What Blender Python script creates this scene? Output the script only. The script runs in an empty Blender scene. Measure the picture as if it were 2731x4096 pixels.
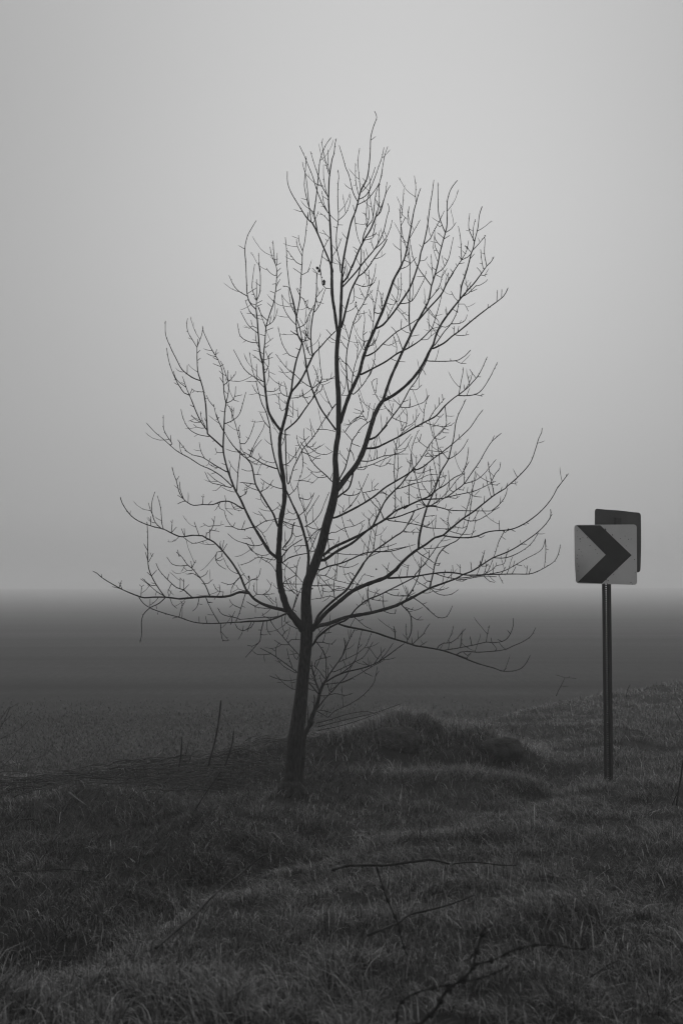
# Bare tree and chevron road sign beside a misty field - everything is built in code.
import bpy, math, random
import numpy as np
from mathutils import Vector

random.seed(7)
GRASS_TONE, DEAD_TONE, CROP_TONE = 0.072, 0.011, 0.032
TWIG_SPACING = 210
HAZE_DENS, HAZE_COL, HAZE_G = 0.0038, 0.95, 0.55
SKY_STOPS = [(0.0, 0.42), (1.0, 1.0), (0.05, 0.455), (0.12, 0.495), (0.25, 0.515), (0.4, 0.52), (0.55, 0.8)]
CLOUD = 5.5
GLOW_AZ, GLOW_EL, GLOW_K, GLOW_A = 2.6, 15, 29.0, 1.05
DENOISE = True
rng = np.random.default_rng(7)
C = bpy.context.scene.collection

# ------------------------------------------------------------------ camera geometry
EYE = 1.79
FOC = 50.0 / 36.0 * 4096.0            # focal length in photo pixels
PITCH = math.atan((2372 - 2048) / FOC)
CP, SP = math.cos(PITCH), math.sin(PITCH)

def P3(px, py, Y):
    """photo pixel -> the point of its ray that stands Y metres ahead"""
    u = (px - 1365.5) / FOC
    v = -(py - 2048.0) / FOC
    d = Vector((u, CP - SP * v, SP + CP * v))
    k = Y / d.y
    return Vector((d.x * k, Y, EYE + d.z * k))

# ------------------------------------------------------------------ noise + terrain
def _hash(ix, iy, seed):
    h = (ix.astype(np.int64) * 374761393 + iy.astype(np.int64) * 668265263 + seed * 974711) & 0x7fffffff
    h = ((h ^ (h >> 13)) * 1274126177) & 0x7fffffff
    return ((h ^ (h >> 16)) & 0xffff) / 65535.0

def vnoise(x, y, seed=0):
    ix, iy = np.floor(x), np.floor(y)
    fx, fy = x - ix, y - iy
    fx = fx * fx * (3 - 2 * fx); fy = fy * fy * (3 - 2 * fy)
    a = _hash(ix, iy, seed); b = _hash(ix + 1, iy, seed)
    c = _hash(ix, iy + 1, seed); d = _hash(ix + 1, iy + 1, seed)
    return (a + (b - a) * fx) * (1 - fy) + (c + (d - c) * fx) * fy

def fbm(x, y, seed=0, octs=3):
    s, a, t = 0.0, 1.0, 0.0
    for o in range(octs):
        s = s + a * vnoise(x * 2 ** o, y * 2 ** o, seed + o * 17)
        t += a; a *= 0.5
    return s / t

EX = np.array([-14, -6, -3.3, -1.75, -0.7, 0.6, 2.1, 4.2, 6.7, 14.0])
EY = np.array([8.0, 12.6, 13.7, 14.6, 16.2, 17.4, 20.5, 25.0, 28.5, 42.0])
DX = np.array([-14, -5, -1.75, -1.25, -0.62, -0.46, 0.0, 0.61, 1.7, 2.5, 3.6, 9.0])
DY = np.array([2.0, 4.0, 6.7, 7.9, 9.0, 9.7, 10.3, 11.4, 12.7, 13.8, 15.5, 22.0])

def edge_y(x): return np.interp(x, EX, EY)
def ditch_y(x): return np.interp(x, DX, DY) + (vnoise(x * 0.9, x * 0 + 7, 3) - 0.5) * 0.9 + (vnoise(x * 2.6, x * 0 + 2, 4) - 0.5) * 0.45
def sstep(a, b, x):
    t = np.clip((x - a) / (b - a), 0, 1)
    return t * t * (3 - 2 * t)
def gauss(x, y, cx, cy, sx, sy, rot=0.0):
    c, s = math.cos(rot), math.sin(rot)
    dx, dy = x - cx, y - cy
    a, b = dx * c + dy * s, -dx * s + dy * c
    return np.exp(-0.5 * ((a / sx) ** 2 + (b / sy) ** 2))

def bank(x, y):
    """1 on the rough grass bank, 0 out in the field"""
    e = edge_y(x) + (vnoise(x * 1.3, y * 0 + 3, 5) - 0.5) * 0.9
    return 1 - sstep(-0.35, 0.45, y - e)

def terrain_raw(x, y):
    b = 1 - sstep(-0.9, 0.7, y - edge_y(x))
    z = -0.12 * (1 - b)
    dd = y - ditch_y(x)
    near = b * (1 - sstep(30, 40, np.abs(x)))
    z = z - near * 0.19 * np.exp(-0.5 * ((dd - 0.45) / 0.65) ** 2) * (1 - 0.6 * sstep(1.5, 3.0, x))
    z = z + near * 0.03 * np.exp(-0.5 * ((dd + 1.0) / 0.6) ** 2)
    z = z + 0.36 * gauss(x, y, 0.55, 16.0, 0.62, 0.55, 0.1)
    z = z + 0.14 * gauss(x, y, 1.45, 15.7, 0.36, 0.45)
    z = z + 0.10 * gauss(x, y, -0.35, 15.3, 0.5, 0.5)
    z = z + 0.075 * gauss(x, y, 1.3, 14.15, 0.65, 0.28, 0.1)
    md = gauss(x, y, 0.9, 15.6, 1.0, 0.8)
    z = z + md * ((fbm(x * 3.1, y * 3.1, 45, 3) - 0.5) * 0.24)
    z = z - 0.10 * gauss(x, y, 1.1, 14.85, 0.9, 0.25, 0.05) - 0.10 * gauss(x, y, 1.05, 15.45, 0.16, 0.22) + 0.06 * gauss(x, y, 1.62, 15.5, 0.25, 0.2)
    z = z - 0.16 * gauss(x, y, -1.75, 7.4, 0.7, 0.5)
    ridge = np.exp(-0.5 * ((y - edge_y(x) + 0.7) / 0.5) ** 2) * (1 - sstep(-0.6, 0.2, x))
    z = z + 0.03 * ridge
    z = z + near * ((fbm(x * 0.9, y * 0.9, 11) - 0.5) * 0.20 + (fbm(x * 2.7, y * 2.7, 31, 2) - 0.5) * 0.09)
    z = z + (1 - b) * (fbm(x * 0.05, y * 0.05, 77, 2) - 0.5) * 0.10
    far = sstep(60, 200, y)
    # far off the field climbs very gently and unevenly
    rise = 4.6 * sstep(120, 900, y) * (0.72 + 0.5 * fbm(x * 0.0035 + 5, y * 0.0012, 83, 2))
    return z * (1 - far) + far * (-0.12) + rise

# the ground is levelled to the measured feet of post and trunk
FEET = [(2.592, 13.8, -0.058, 0.8), (-0.46, 13.0, -0.045, 0.5)]
FIX = [(fx, fy, fz - float(terrain_raw(np.array([fx]), np.array([fy]))[0]), s) for fx, fy, fz, s in FEET]
def terrain(x, y):
    z = terrain_raw(x, y)
    for fx, fy, dz, s in FIX: z = z + dz * gauss(x, y, fx, fy, s, s)
    return z

def gz(x, y): return float(terrain(np.array([float(x)]), np.array([float(y)]))[0])

# ------------------------------------------------------------------ helpers
def tag(o, label=None, cat=None, group=None, kind=None):
    if label: o['label'] = label
    if cat: o['category'] = cat
    if group: o['group'] = group
    if kind: o['kind'] = kind
    return o

def empty(name, loc):
    o = bpy.data.objects.new(name, None); C.objects.link(o)
    o.location = loc; o.empty_display_size = 0.3
    return o

def mesh_obj(name, verts, faces, mat, parent=None, smooth=True):
    """vertices are given in world space; a child keeps them there"""
    me = bpy.data.meshes.new(name)
    off = Vector((0, 0, 0))
    if parent is not None:
        off = world_loc(parent)
    me.from_pydata([(v[0] - off.x, v[1] - off.y, v[2] - off.z) for v in verts], [], faces)
    me.materials.append(mat)
    if smooth: me.polygons.foreach_set('use_smooth', [True] * len(me.polygons))
    me.update()
    o = bpy.data.objects.new(name, me); C.objects.link(o)
    if parent is not None: o.parent = parent
    return o

def world_loc(o):
    p = Vector(o.location)
    while o.parent is not None:
        o = o.parent; p += Vector(o.location)
    return p

def set_origin(o, loc):
    """a single-mesh thing gets its origin at its base"""
    loc = Vector(loc)
    o.data.transform(__import__('mathutils').Matrix.Translation(-loc))
    o.location = loc
    return o

class Geo:
    def __init__(s): s.v = []; s.f = []
    def ring_tube(s, pts, rad, sides, cap=True):
        n = len(pts)
        if n < 2: return
        t0 = (pts[1] - pts[0]).normalized()
        a = Vector((0, 1, 0)) if abs(t0.y) < 0.8 else Vector((1, 0, 0))
        nrm = (a - t0 * a.dot(t0)).normalized()
        base = len(s.v)
        for i in range(n):
            t = (pts[min(i + 1, n - 1)] - pts[max(i - 1, 0)])
            t = t.normalized() if t.length > 1e-9 else t0
            nrm = nrm - t * nrm.dot(t)
            nrm = nrm.normalized() if nrm.length > 1e-6 else t.orthogonal().normalized()
            bn = t.cross(nrm)
            r = rad[i]
            for k in range(sides):
                an = 2 * math.pi * k / sides
                rr = r(an) if callable(r) else r
                s.v.append(pts[i] + nrm * (math.cos(an) * rr) + bn * (math.sin(an) * rr))
        for i in range(n - 1):
            for k in range(sides):
                k2 = (k + 1) % sides
                s.f.append((base + i * sides + k, base + i * sides + k2, base + (i + 1) * sides + k2, base + (i + 1) * sides + k))
        if cap:
            s.f.append(tuple(base + k for k in reversed(range(sides))))
            s.f.append(tuple(base + (n - 1) * sides + k for k in range(sides)))
    def build(s, name, mat, parent=None, smooth=True):
        return mesh_obj(name, s.v, s.f, mat, parent, smooth)

def smooth_path(pts, step):
    """Catmull-Rom through pts (Vectors of any size), resampled about every step"""
    if len(pts) == 2:
        n = max(2, int((pts[1] - pts[0]).length / step))
        return [pts[0].lerp(pts[1], i / n) for i in range(n + 1)]
    P = [pts[0] * 2 - pts[1]] + list(pts) + [pts[-1] * 2 - pts[-2]]
    out = [pts[0]]
    for i in range(1, len(P) - 2):
        a, b, c, d = P[i - 1], P[i], P[i + 1], P[i + 2]
        n = max(1, int((c - b).length / step))
        for j in range(1, n + 1):
            t = j / n
            out.append(0.5 * ((2 * b) + (c - a) * t + (2 * a - 5 * b + 4 * c - d) * t * t + (3 * b - a - 3 * c + d) * t ** 3))
    return out

# ------------------------------------------------------------------ materials (all neutral: the place is seen in black and white)
def new_mat(name):
    m = bpy.data.materials.new(name); m.use_nodes = True
    nt = m.node_tree
    return m, nt, nt.nodes, nt.links, nt.nodes['Principled BSDF']

def grey(v): return (v, v, v, 1)

def noise_mat(name, lo, hi, scale, rough=0.8, spec=0.3, bump=0.0, bump_scale=None, stretch=(1, 1, 1), metal=0.0, detail=6):
    m, nt, N, L, bs = new_mat(name)
    tc = N.new('ShaderNodeTexCoord'); mp = N.new('ShaderNodeMapping'); mp.inputs['Scale'].default_value = stretch
    L.new(tc.outputs['Object'], mp.inputs['Vector'])
    nz = N.new('ShaderNodeTexNoise'); nz.inputs['Scale'].default_value = scale; nz.inputs['Detail'].default_value = detail
    L.new(mp.outputs[0], nz.inputs['Vector'])
    cr = N.new('ShaderNodeValToRGB')
    cr.color_ramp.elements[0].position = 0.3; cr.color_ramp.elements[0].color = grey(lo)
    cr.color_ramp.elements[1].position = 0.7; cr.color_ramp.elements[1].color = grey(hi)
    L.new(nz.outputs[0], cr.inputs[0]); L.new(cr.outputs[0], bs.inputs['Base Color'])
    bs.inputs['Roughness'].default_value = rough
    bs.inputs['Specular IOR Level'].default_value = spec
    bs.inputs['Metallic'].default_value = metal
    if bump:
        nb = N.new('ShaderNodeTexNoise'); nb.inputs['Scale'].default_value = bump_scale or scale * 3; nb.inputs['Detail'].default_value = 8
        L.new(mp.outputs[0], nb.inputs['Vector'])
        bp = N.new('ShaderNodeBump'); bp.inputs['Strength'].default_value = bump; bp.inputs['Distance'].default_value = 0.02
        L.new(nb.outputs[0], bp.inputs['Height']); L.new(bp.outputs[0], bs.inputs['Normal'])
    return m

M_bark = noise_mat('bark', 0.010, 0.042, 14, rough=0.85, spec=0.2, bump=0.9, bump_scale=30, stretch=(1, 1, 0.22))
M_trunk = noise_mat('trunk_bark', 0.003, 0.040, 55, rough=0.85, spec=0.25, bump=1.0, bump_scale=60, stretch=(1, 1, 0.3))
M_twig = noise_mat('dead_wood', 0.006, 0.018, 20, rough=0.8, spec=0.25, bump=0.4)
M_pale = noise_mat('pale_dead_wood', 0.045, 0.095, 25, rough=0.8, spec=0.25, bump=0.4)
M_leaf = noise_mat('dead_leaf', 0.02, 0.06, 60, rough=0.9, spec=0.1)
M_steel = noise_mat('galvanised_steel', 0.008, 0.022, 9, rough=0.6, spec=0.4, bump=0.1, stretch=(1, 1, 0.3))
M_back = noise_mat('sign_back_metal', 0.03, 0.058, 5, rough=0.55, spec=0.4, stretch=(1, 1, 0.5))
M_black = noise_mat('black_sheeting', 0.010, 0.018, 12, rough=0.5, spec=0.3)
M_bolt = noise_mat('rusty_bolt', 0.02, 0.04, 80, rough=0.7)
M_rock = noise_mat('rough_earth', 0.008, 0.05, 16, rough=0.95, spec=0.15, bump=1.0, bump_scale=45)

def sheet_mat():
    m, nt, N, L, bs = new_mat('reflective_sheeting')
    tc = N.new('ShaderNodeTexCoord')
    nz = N.new('ShaderNodeTexNoise'); nz.inputs['Scale'].default_value = 4; nz.inputs['Detail'].default_value = 8
    L.new(tc.outputs['Object'], nz.inputs['Vector'])
    cr = N.new('ShaderNodeValToRGB')
    cr.color_ramp.elements[0].position = 0.25; cr.color_ramp.elements[0].color = grey(0.52)
    cr.color_ramp.elements[1].position = 0.75; cr.color_ramp.elements[1].color = grey(0.64)
    L.new(nz.outputs[0], cr.inputs[0])
    L.new(cr.outputs[0], bs.inputs['Base Color'])
    bs.inputs['Roughness'].default_value = 0.42
    bs.inputs['Specular IOR Level'].default_value = 0.4
    return m
M_sheet = sheet_mat()

def grass_mat(name, trans=0.25, rough=0.38, spec=0.6):
    m, nt, N, L, bs = new_mat(name)
    at = N.new('ShaderNodeAttribute'); at.attribute_name = 'tone'
    L.new(at.outputs['Fac'], bs.inputs['Base Color'])
    bs.inputs['Roughness'].default_value = rough
    bs.inputs['Specular IOR Level'].default_value = spec
    tr = N.new('ShaderNodeBsdfTranslucent'); L.new(at.outputs['Fac'], tr.inputs['Color'])
    mx = N.new('ShaderNodeMixShader'); mx.inputs[0].default_value = trans
    L.new(bs.outputs[0], mx.inputs[1]); L.new(tr.outputs[0], mx.inputs[2])
    L.new(mx.outputs[0], N['Material Output'].inputs['Surface'])
    return m
M_grass = grass_mat('grass_blades')
M_weed = grass_mat('dead_weed_blades', 0.1, 0.7, 0.2)

def ground_mat():
    m, nt, N, L, bs = new_mat('ground')
    geo = N.new('ShaderNodeNewGeometry')
    at = N.new('ShaderNodeAttribute'); at.attribute_name = 'bank'
    # field: young crop in long rows, with drill and tramline streaks
    mp = N.new('ShaderNodeMapping'); mp.inputs['Rotation'].default_value = (0, 0, math.radians(-4)); mp.inputs['Scale'].default_value = (0.03, 0.42, 1)
    L.new(geo.outputs['Position'], mp.inputs['Vector'])
    n1 = N.new('ShaderNodeTexNoise'); n1.inputs['Scale'].default_value = 1.0; n1.inputs['Detail'].default_value = 5
    L.new(mp.outputs[0], n1.inputs['Vector'])
    n2 = N.new('ShaderNodeTexNoise'); n2.inputs['Scale'].default_value = 22; n2.inputs['Detail'].default_value = 6; n2.inputs['Roughness'].default_value = 0.7
    L.new(geo.outputs['Position'], n2.inputs['Vector'])
    c1 = N.new('ShaderNodeMapRange'); c1.inputs['From Min'].default_value = 0.40; c1.inputs['From Max'].default_value = 0.60
    c1.inputs['To Min'].default_value = FIELD_LO; c1.inputs['To Max'].default_value = FIELD_HI
    mp5 = N.new('ShaderNodeMapping'); mp5.inputs['Rotation'].default_value = (0, 0, math.radians(-3)); mp5.inputs['Scale'].default_value = (0.010, 0.17, 1); mp5.inputs['Location'].default_value = (3.3, 1.7, 0)
    L.new(geo.outputs['Position'], mp5.inputs['Vector'])
    n5 = N.new('ShaderNodeTexNoise'); n5.inputs['Scale'].default_value = 1.0; n5.inputs['Detail'].default_value = 2
    L.new(mp5.outputs[0], n5.inputs['Vector'])
    av = N.new('ShaderNodeMath'); av.operation = 'ADD'; L.new(n1.outputs[0], av.inputs[0]); L.new(n5.outputs[0], av.inputs[1])
    hf = N.new('ShaderNodeMath'); hf.operation = 'MULTIPLY'; hf.inputs[1].default_value = 0.5; L.new(av.outputs[0], hf.inputs[0])
    L.new(hf.outputs[0], c1.inputs['Value'])
    c2 = N.new('ShaderNodeMapRange'); c2.inputs['From Min'].default_value = 0.3; c2.inputs['From Max'].default_value = 0.7
    c2.inputs['To Min'].default_value = 0.65; c2.inputs['To Max'].default_value = 1.35
    L.new(n2.outputs[0], c2.inputs['Value'])
    mul = N.new('ShaderNodeMath'); mul.operation = 'MULTIPLY'; L.new(c1.outputs[0], mul.inputs[0]); L.new(c2.outputs[0], mul.inputs[1])
    mp4 = N.new('ShaderNodeMapping'); mp4.inputs['Scale'].default_value = (9.0, 0.9, 1); L.new(geo.outputs['Position'], mp4.inputs['Vector'])
    n4 = N.new('ShaderNodeTexNoise'); n4.inputs['Scale'].default_value = 1.0; n4.inputs['Detail'].default_value = 3; n4.inputs['Roughness'].default_value = 0.7
    L.new(mp4.outputs[0], n4.inputs['Vector'])
    c4 = N.new('ShaderNodeMapRange'); c4.inputs['From Min'].default_value = 0.3; c4.inputs['From Max'].default_value = 0.7
    c4.inputs['To Min'].default_value = 0.55; c4.inputs['To Max'].default_value = 1.45
    L.new(n4.outputs[0], c4.inputs['Value'])
    mul0 = mul; mul = N.new('ShaderNodeMath'); mul.operation = 'MULTIPLY'; L.new(mul0.outputs[0], mul.inputs[0]); L.new(c4.outputs[0], mul.inputs[1])
    # bank: dark thatch and wet soil
    n3 = N.new('ShaderNodeTexNoise'); n3.inputs['Scale'].default_value = 9; n3.inputs['Detail'].default_value = 8
    L.new(geo.outputs['Position'], n3.inputs['Vector'])
    c3 = N.new('ShaderNodeMapRange'); c3.inputs['From Min'].default_value = 0.3; c3.inputs['From Max'].default_value = 0.7
    c3.inputs['To Min'].default_value = 0.006; c3.inputs['To Max'].default_value = 0.018
    L.new(n3.outputs[0], c3.inputs['Value'])
    mix = N.new('ShaderNodeMix'); mix.data_type = 'FLOAT'
    L.new(at.outputs['Fac'], mix.inputs[0]); L.new(mul.outputs[0], mix.inputs[2]); L.new(c3.outputs[0], mix.inputs[3])
    L.new(mix.outputs[0], bs.inputs['Base Color'])
    bs.inputs['Roughness'].default_value = 0.9; bs.inputs['Specular IOR Level'].default_value = 0.15
    bp = N.new('ShaderNodeBump'); bp.inputs['Strength'].default_value = 0.5; bp.inputs['Distance'].default_value = 0.04
    L.new(n2.outputs[0], bp.inputs['Height']); L.new(bp.outputs[0], bs.inputs['Normal'])
    return m
FIELD_LO, FIELD_HI = 0.0065, 0.030
M_ground = ground_mat()

# ------------------------------------------------------------------ ground: one sheet to the horizon
def axis(near, step, far, grow=1.14):
    a = list(np.arange(0, near, step)); s = step
    while a[-1] < far:
        s *= grow; a.append(a[-1] + s)
    return np.array(a)
xs = axis(9, 0.1, 3200); xs = np.concatenate([-xs[:0:-1], xs])
ys = axis(32, 0.1, 3400); ys = np.concatenate([-axis(3, 1.0, 60, 1.4)[:0:-1], ys])
GX, GY = np.meshgrid(xs, ys)
GZ = terrain(GX, GY)
nx, ny = len(xs), len(ys)
co = np.stack([GX, GY, GZ], -1).reshape(-1, 3)
ii = np.arange(nx * ny).reshape(ny, nx)
quads = np.stack([ii[:-1, :-1], ii[:-1, 1:], ii[1:, 1:], ii[1:, :-1]], -1).reshape(-1, 4)
def np_mesh(name, co, faces, mat, attrs=None, smooth=True):
    me = bpy.data.meshes.new(name)
    k = faces.shape[1]
    me.vertices.add(len(co)); me.vertices.foreach_set('co', co.astype(np.float32).ravel())
    me.loops.add(faces.size); me.loops.foreach_set('vertex_index', faces.astype(np.int32).ravel())
    me.polygons.add(len(faces))
    me.polygons.foreach_set('loop_start', np.arange(0, faces.size, k, dtype=np.int32))
    me.polygons.foreach_set('use_smooth', np.full(len(faces), smooth))
    for nme, val in (attrs or {}).items():
        a = me.attributes.new(nme, 'FLOAT', 'POINT'); a.data.foreach_set('value', val.astype(np.float32))
    me.materials.append(mat); me.update(calc_edges=True); me.validate()
    o = bpy.data.objects.new(name, me); C.objects.link(o)
    return o
ground = np_mesh('ground', co, quads, M_ground, {'bank': bank(GX, GY).ravel()})
tag(ground, 'flat misty field beyond a rough grassy verge', 'ground', kind='structure')

# ------------------------------------------------------------------ grass
def blades(px, py, length, width, az, lean, curl, tone, segs):
    """one bent, tapering blade per entry -> vertices, triangles, tones"""
    n = len(px)
    z0 = terrain(px, py) - 0.01
    ca, sa = np.cos(az), np.sin(az)
    tw = az + np.pi / 2 + rng.uniform(-0.9, 0.9, n)
    wx, wy = np.cos(tw), np.sin(tw)
    V = []
    for i in range(segs + 1):
        t = i / segs
        h = length * (lean * t + 0.8 * curl * t ** 2.6)
        up = length * np.sqrt(np.clip(1 - (lean * 0.6) ** 2, 0.05, 1)) * (t - 0.5 * np.clip(curl, 0, 1.3) * t ** 3)
        cx, cy, cz = px + ca * h, py + sa * h, z0 + up
        w = width * (1 - t ** 1.6) * 0.5
        if i < segs:
            V.append(np.stack([cx - wx * w, cy - wy * w, cz], -1)); V.append(np.stack([cx + wx * w, cy + wy * w, cz], -1))
        else:
            V.append(np.stack([cx, cy, cz], -1))
    V = np.stack(V, 1)                                    # n, 2*segs+1, 3
    m = 2 * segs + 1
    T = []
    for i in range(segs - 1):
        a = 2 * i
        T += [(a, a + 1, a + 3), (a, a + 3, a + 2)]
    T.append((2 * segs - 2, 2 * segs - 1, 2 * segs))
    T = np.array(T)
    F = (np.arange(n) * m)[:, None, None] + T[None]
    return V.reshape(-1, 3), F.reshape(-1, 3), np.repeat(tone, m)

def scatter(y0, y1, per_m2, marg=2.3):
    """random points of the strip of ground the camera looks over, margins included"""
    xm = 0.25 * y1 + marg
    n = int(per_m2 * (y1 - y0) * 2 * xm)
    x = rng.uniform(-xm, xm, n); y = rng.uniform(y0, y1, n)
    k = np.abs(x) < 0.25 * y + marg
    return x[k], y[k]

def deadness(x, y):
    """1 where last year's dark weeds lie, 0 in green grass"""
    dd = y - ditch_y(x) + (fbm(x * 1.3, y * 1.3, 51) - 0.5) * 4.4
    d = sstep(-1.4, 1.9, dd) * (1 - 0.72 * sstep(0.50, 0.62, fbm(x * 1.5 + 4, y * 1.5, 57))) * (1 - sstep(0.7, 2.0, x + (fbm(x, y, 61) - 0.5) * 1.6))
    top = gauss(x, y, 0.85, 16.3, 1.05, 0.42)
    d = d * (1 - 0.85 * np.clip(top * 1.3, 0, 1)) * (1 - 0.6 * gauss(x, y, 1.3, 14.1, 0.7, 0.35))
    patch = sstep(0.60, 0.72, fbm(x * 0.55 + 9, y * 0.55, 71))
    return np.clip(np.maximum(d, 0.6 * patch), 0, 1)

def clear(x, y):
    """less growth at the foot of the trunk, of the post and on the boulders"""
    q = gauss(x, y, -0.47, 12.4, 0.16, 0.35) * 0.8 + gauss(x, y, 0.55, 15.1, 0.2, 0.22) + gauss(x, y, 2.57, 13.4, 0.14, 0.4) * 0.9 + gauss(x, y, 1.72, 15.2, 0.15, 0.18) * 0.7
    return rng.uniform(0, 1, len(x)) > q
GV, GF, GT, goff = [], [], [], 0
WV, WF, WT, woff = [], [], [], 0
def grow_tufts(tx, ty, per, rad, wmin, segs, dead, size=1.0, gain=1.0):
    global goff, woff
    big = 0.45 + 1.15 * fbm(tx * 1.9, ty * 1.9, 91) ** 1.5 * rng.uniform(0.5, 1.6, len(tx)) + 0.15 * (1 - sstep(5.5, 8.5, ty))
    wind = 2.2 + (fbm(tx * 0.5, ty * 0.5, 13) - 0.5) * 5
    tt = rng.normal(0, 0.13, len(tx))
    n = len(tx)
    T = np.repeat(np.arange(n), per)
    a = rng.uniform(0, 2 * np.pi, n * per); r = rad * np.sqrt(rng.uniform(0, 1, n * per)) * 1.5
    bx, by = tx[T] + np.cos(a) * r, ty[T] + np.sin(a) * r
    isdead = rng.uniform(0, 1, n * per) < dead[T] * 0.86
    L = 0.108 * size * big[T] * rng.uniform(0.45, 1.25, n * per)
    L = np.where(isdead, L * 0.75, L)
    mixw = rng.uniform(0, 1, n * per)
    az = np.where(mixw < 0.35, wind[T] + rng.normal(0, 0.5, n * per), a + rng.normal(0, 0.5, n * per))
    lean = np.clip(rng.normal(0.2, 0.17, n * per), 0.0, 0.8); curl = np.clip(rng.normal(0.62, 0.38, n * per), 0, 1.5)
    lean = np.where(isdead, np.clip(lean + 0.45, 0, 1.2), lean)
    az = np.where(isdead, rng.uniform(0, 6.283, n * per), az)
    wd = np.maximum(wmin, 0.0045 * rng.uniform(0.7, 1.5, n * per)) * rng.uniform(0.75, 1.35, n * per)
    wd = np.where(isdead, wd * 0.7, wd)
    tone = np.clip(gain * GRASS_TONE * (1 + tt[T] + rng.normal(0, 0.45, n * per)), 0.012, 0.25)
    pale = rng.uniform(0, 1, n * per) < 0.085
    tone = np.where(pale, rng.uniform(0.14, 0.42, n * per), tone)  # pale dead blades, made more and lighter to paint in tip highlights
    dt = np.clip(gain * DEAD_TONE * np.exp(rng.normal(0, 0.7, n * per)), 0.004, 0.2)  # dead weeds' dark tone; shade under brushwood and rim is coloured in too
    g = ~isdead
    v, f, t = blades(bx[g], by[g], L[g], wd[g], az[g], lean[g], curl[g], tone[g], segs)
    GV.append(v); GF.append(f + goff); GT.append(t); goff += len(v)
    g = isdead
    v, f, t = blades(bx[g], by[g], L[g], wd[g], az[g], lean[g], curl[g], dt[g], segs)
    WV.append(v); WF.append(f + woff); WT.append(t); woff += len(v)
for (y0, y1, tufts, per, rad, wmin, segs) in ((4.3, 8.0, 120, 26, 0.058, 0.0048, 4), (8.0, 11.5, 95, 26, 0.062, 0.0054, 3),
                                             (11.5, 16.0, 60, 24, 0.07, 0.0062, 3), (16.0, 22.0, 42, 20, 0.085, 0.009, 2), (22.0, 36.0, 24, 16, 0.11, 0.014, 2)):
    tx, ty = scatter(y0, y1, tufts)
    keep = (rng.uniform(0, 1, len(tx)) < bank(tx, ty)) & clear(tx, ty)
    tx, ty = tx[keep], ty[keep]
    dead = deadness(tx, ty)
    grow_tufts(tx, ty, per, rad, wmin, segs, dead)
n = 26
a_ = rng.uniform(0, 2 * np.pi, n); x = -0.47 + np.cos(a_) * rng.uniform(0.12, 0.32, n); y = 13.0 + np.sin(a_) * rng.uniform(0.12, 0.34, n)
grow_tufts(x, y, 20, 0.05, 0.0058, 3, np.full(n, 0.5), 1.0, 1.2)
# taller pale grass on the crest of the mound, dry tufts along the rim of the bank, a few coarse clumps
n = 330
x = rng.uniform(-0.25, 2.3, n); y = 16.1 + 0.12 * x + rng.normal(0, 0.32, n)
grow_tufts(x, y, 22, 0.07, 0.0075, 3, np.zeros(n), 1.25, 2.1)
n = 85
x = rng.uniform(-0.2, 2.1, n); y = rng.uniform(14.8, 16.1, n); k = clear(x, y); x, y = x[k], y[k]
grow_tufts(x, y, 24, 0.075, 0.0068, 3, np.full(len(x), 0.6), 1.25, 1.15)
n = 150
x = rng.uniform(0.5, 2.3, n); y = 14.05 + 0.1 * x + rng.normal(0, 0.16, n)
grow_tufts(x, y, 22, 0.07, 0.0068, 3, np.zeros(n), 1.05, 1.5)
n = 300
x = rng.uniform(-4.8, -0.1, n); y = edge_y(x) - 0.05 + rng.normal(0, 0.16, n)
grow_tufts(x, y, 20, 0.08, 0.0065, 3, np.full(n, 0.55), 1.25, 1.15)
n = 150
x = rng.uniform(-3.5, 4.0, n); y = rng.uniform(5.0, 16.0, n); k = np.abs(x) < 0.25 * y + 0.5; x, y = x[k], y[k]; k = clear(x, y); x, y = x[k], y[k]
grow_tufts(x, y, 46, 0.08, 0.0062, 3, np.full(len(x), 0.1), 1.6, 1.1)
# matted straw and dead stems lying flat among the weeds
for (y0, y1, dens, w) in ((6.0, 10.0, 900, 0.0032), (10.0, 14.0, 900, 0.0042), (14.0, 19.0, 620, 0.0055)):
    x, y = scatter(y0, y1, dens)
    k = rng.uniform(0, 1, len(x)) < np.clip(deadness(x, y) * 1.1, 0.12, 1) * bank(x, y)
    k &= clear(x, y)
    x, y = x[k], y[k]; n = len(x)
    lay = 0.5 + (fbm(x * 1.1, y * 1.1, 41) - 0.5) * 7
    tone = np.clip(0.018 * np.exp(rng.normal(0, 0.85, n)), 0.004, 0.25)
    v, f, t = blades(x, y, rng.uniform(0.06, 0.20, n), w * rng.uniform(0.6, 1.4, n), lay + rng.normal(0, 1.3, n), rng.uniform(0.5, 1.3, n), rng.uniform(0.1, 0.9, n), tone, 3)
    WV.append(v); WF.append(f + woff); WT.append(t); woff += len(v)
grass = np_mesh('grass', np.concatenate(GV), np.concatenate(GF), M_grass, {'tone': np.concatenate(GT)}, smooth=False)
tag(grass, 'long wet grass covering the verge in bent tufts', 'grass', kind='stuff')
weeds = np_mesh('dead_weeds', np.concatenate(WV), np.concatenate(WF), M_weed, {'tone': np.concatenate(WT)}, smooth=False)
tag(weeds, 'dark matted dead weeds in the hollow around the tree', 'weeds', kind='stuff')
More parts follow.
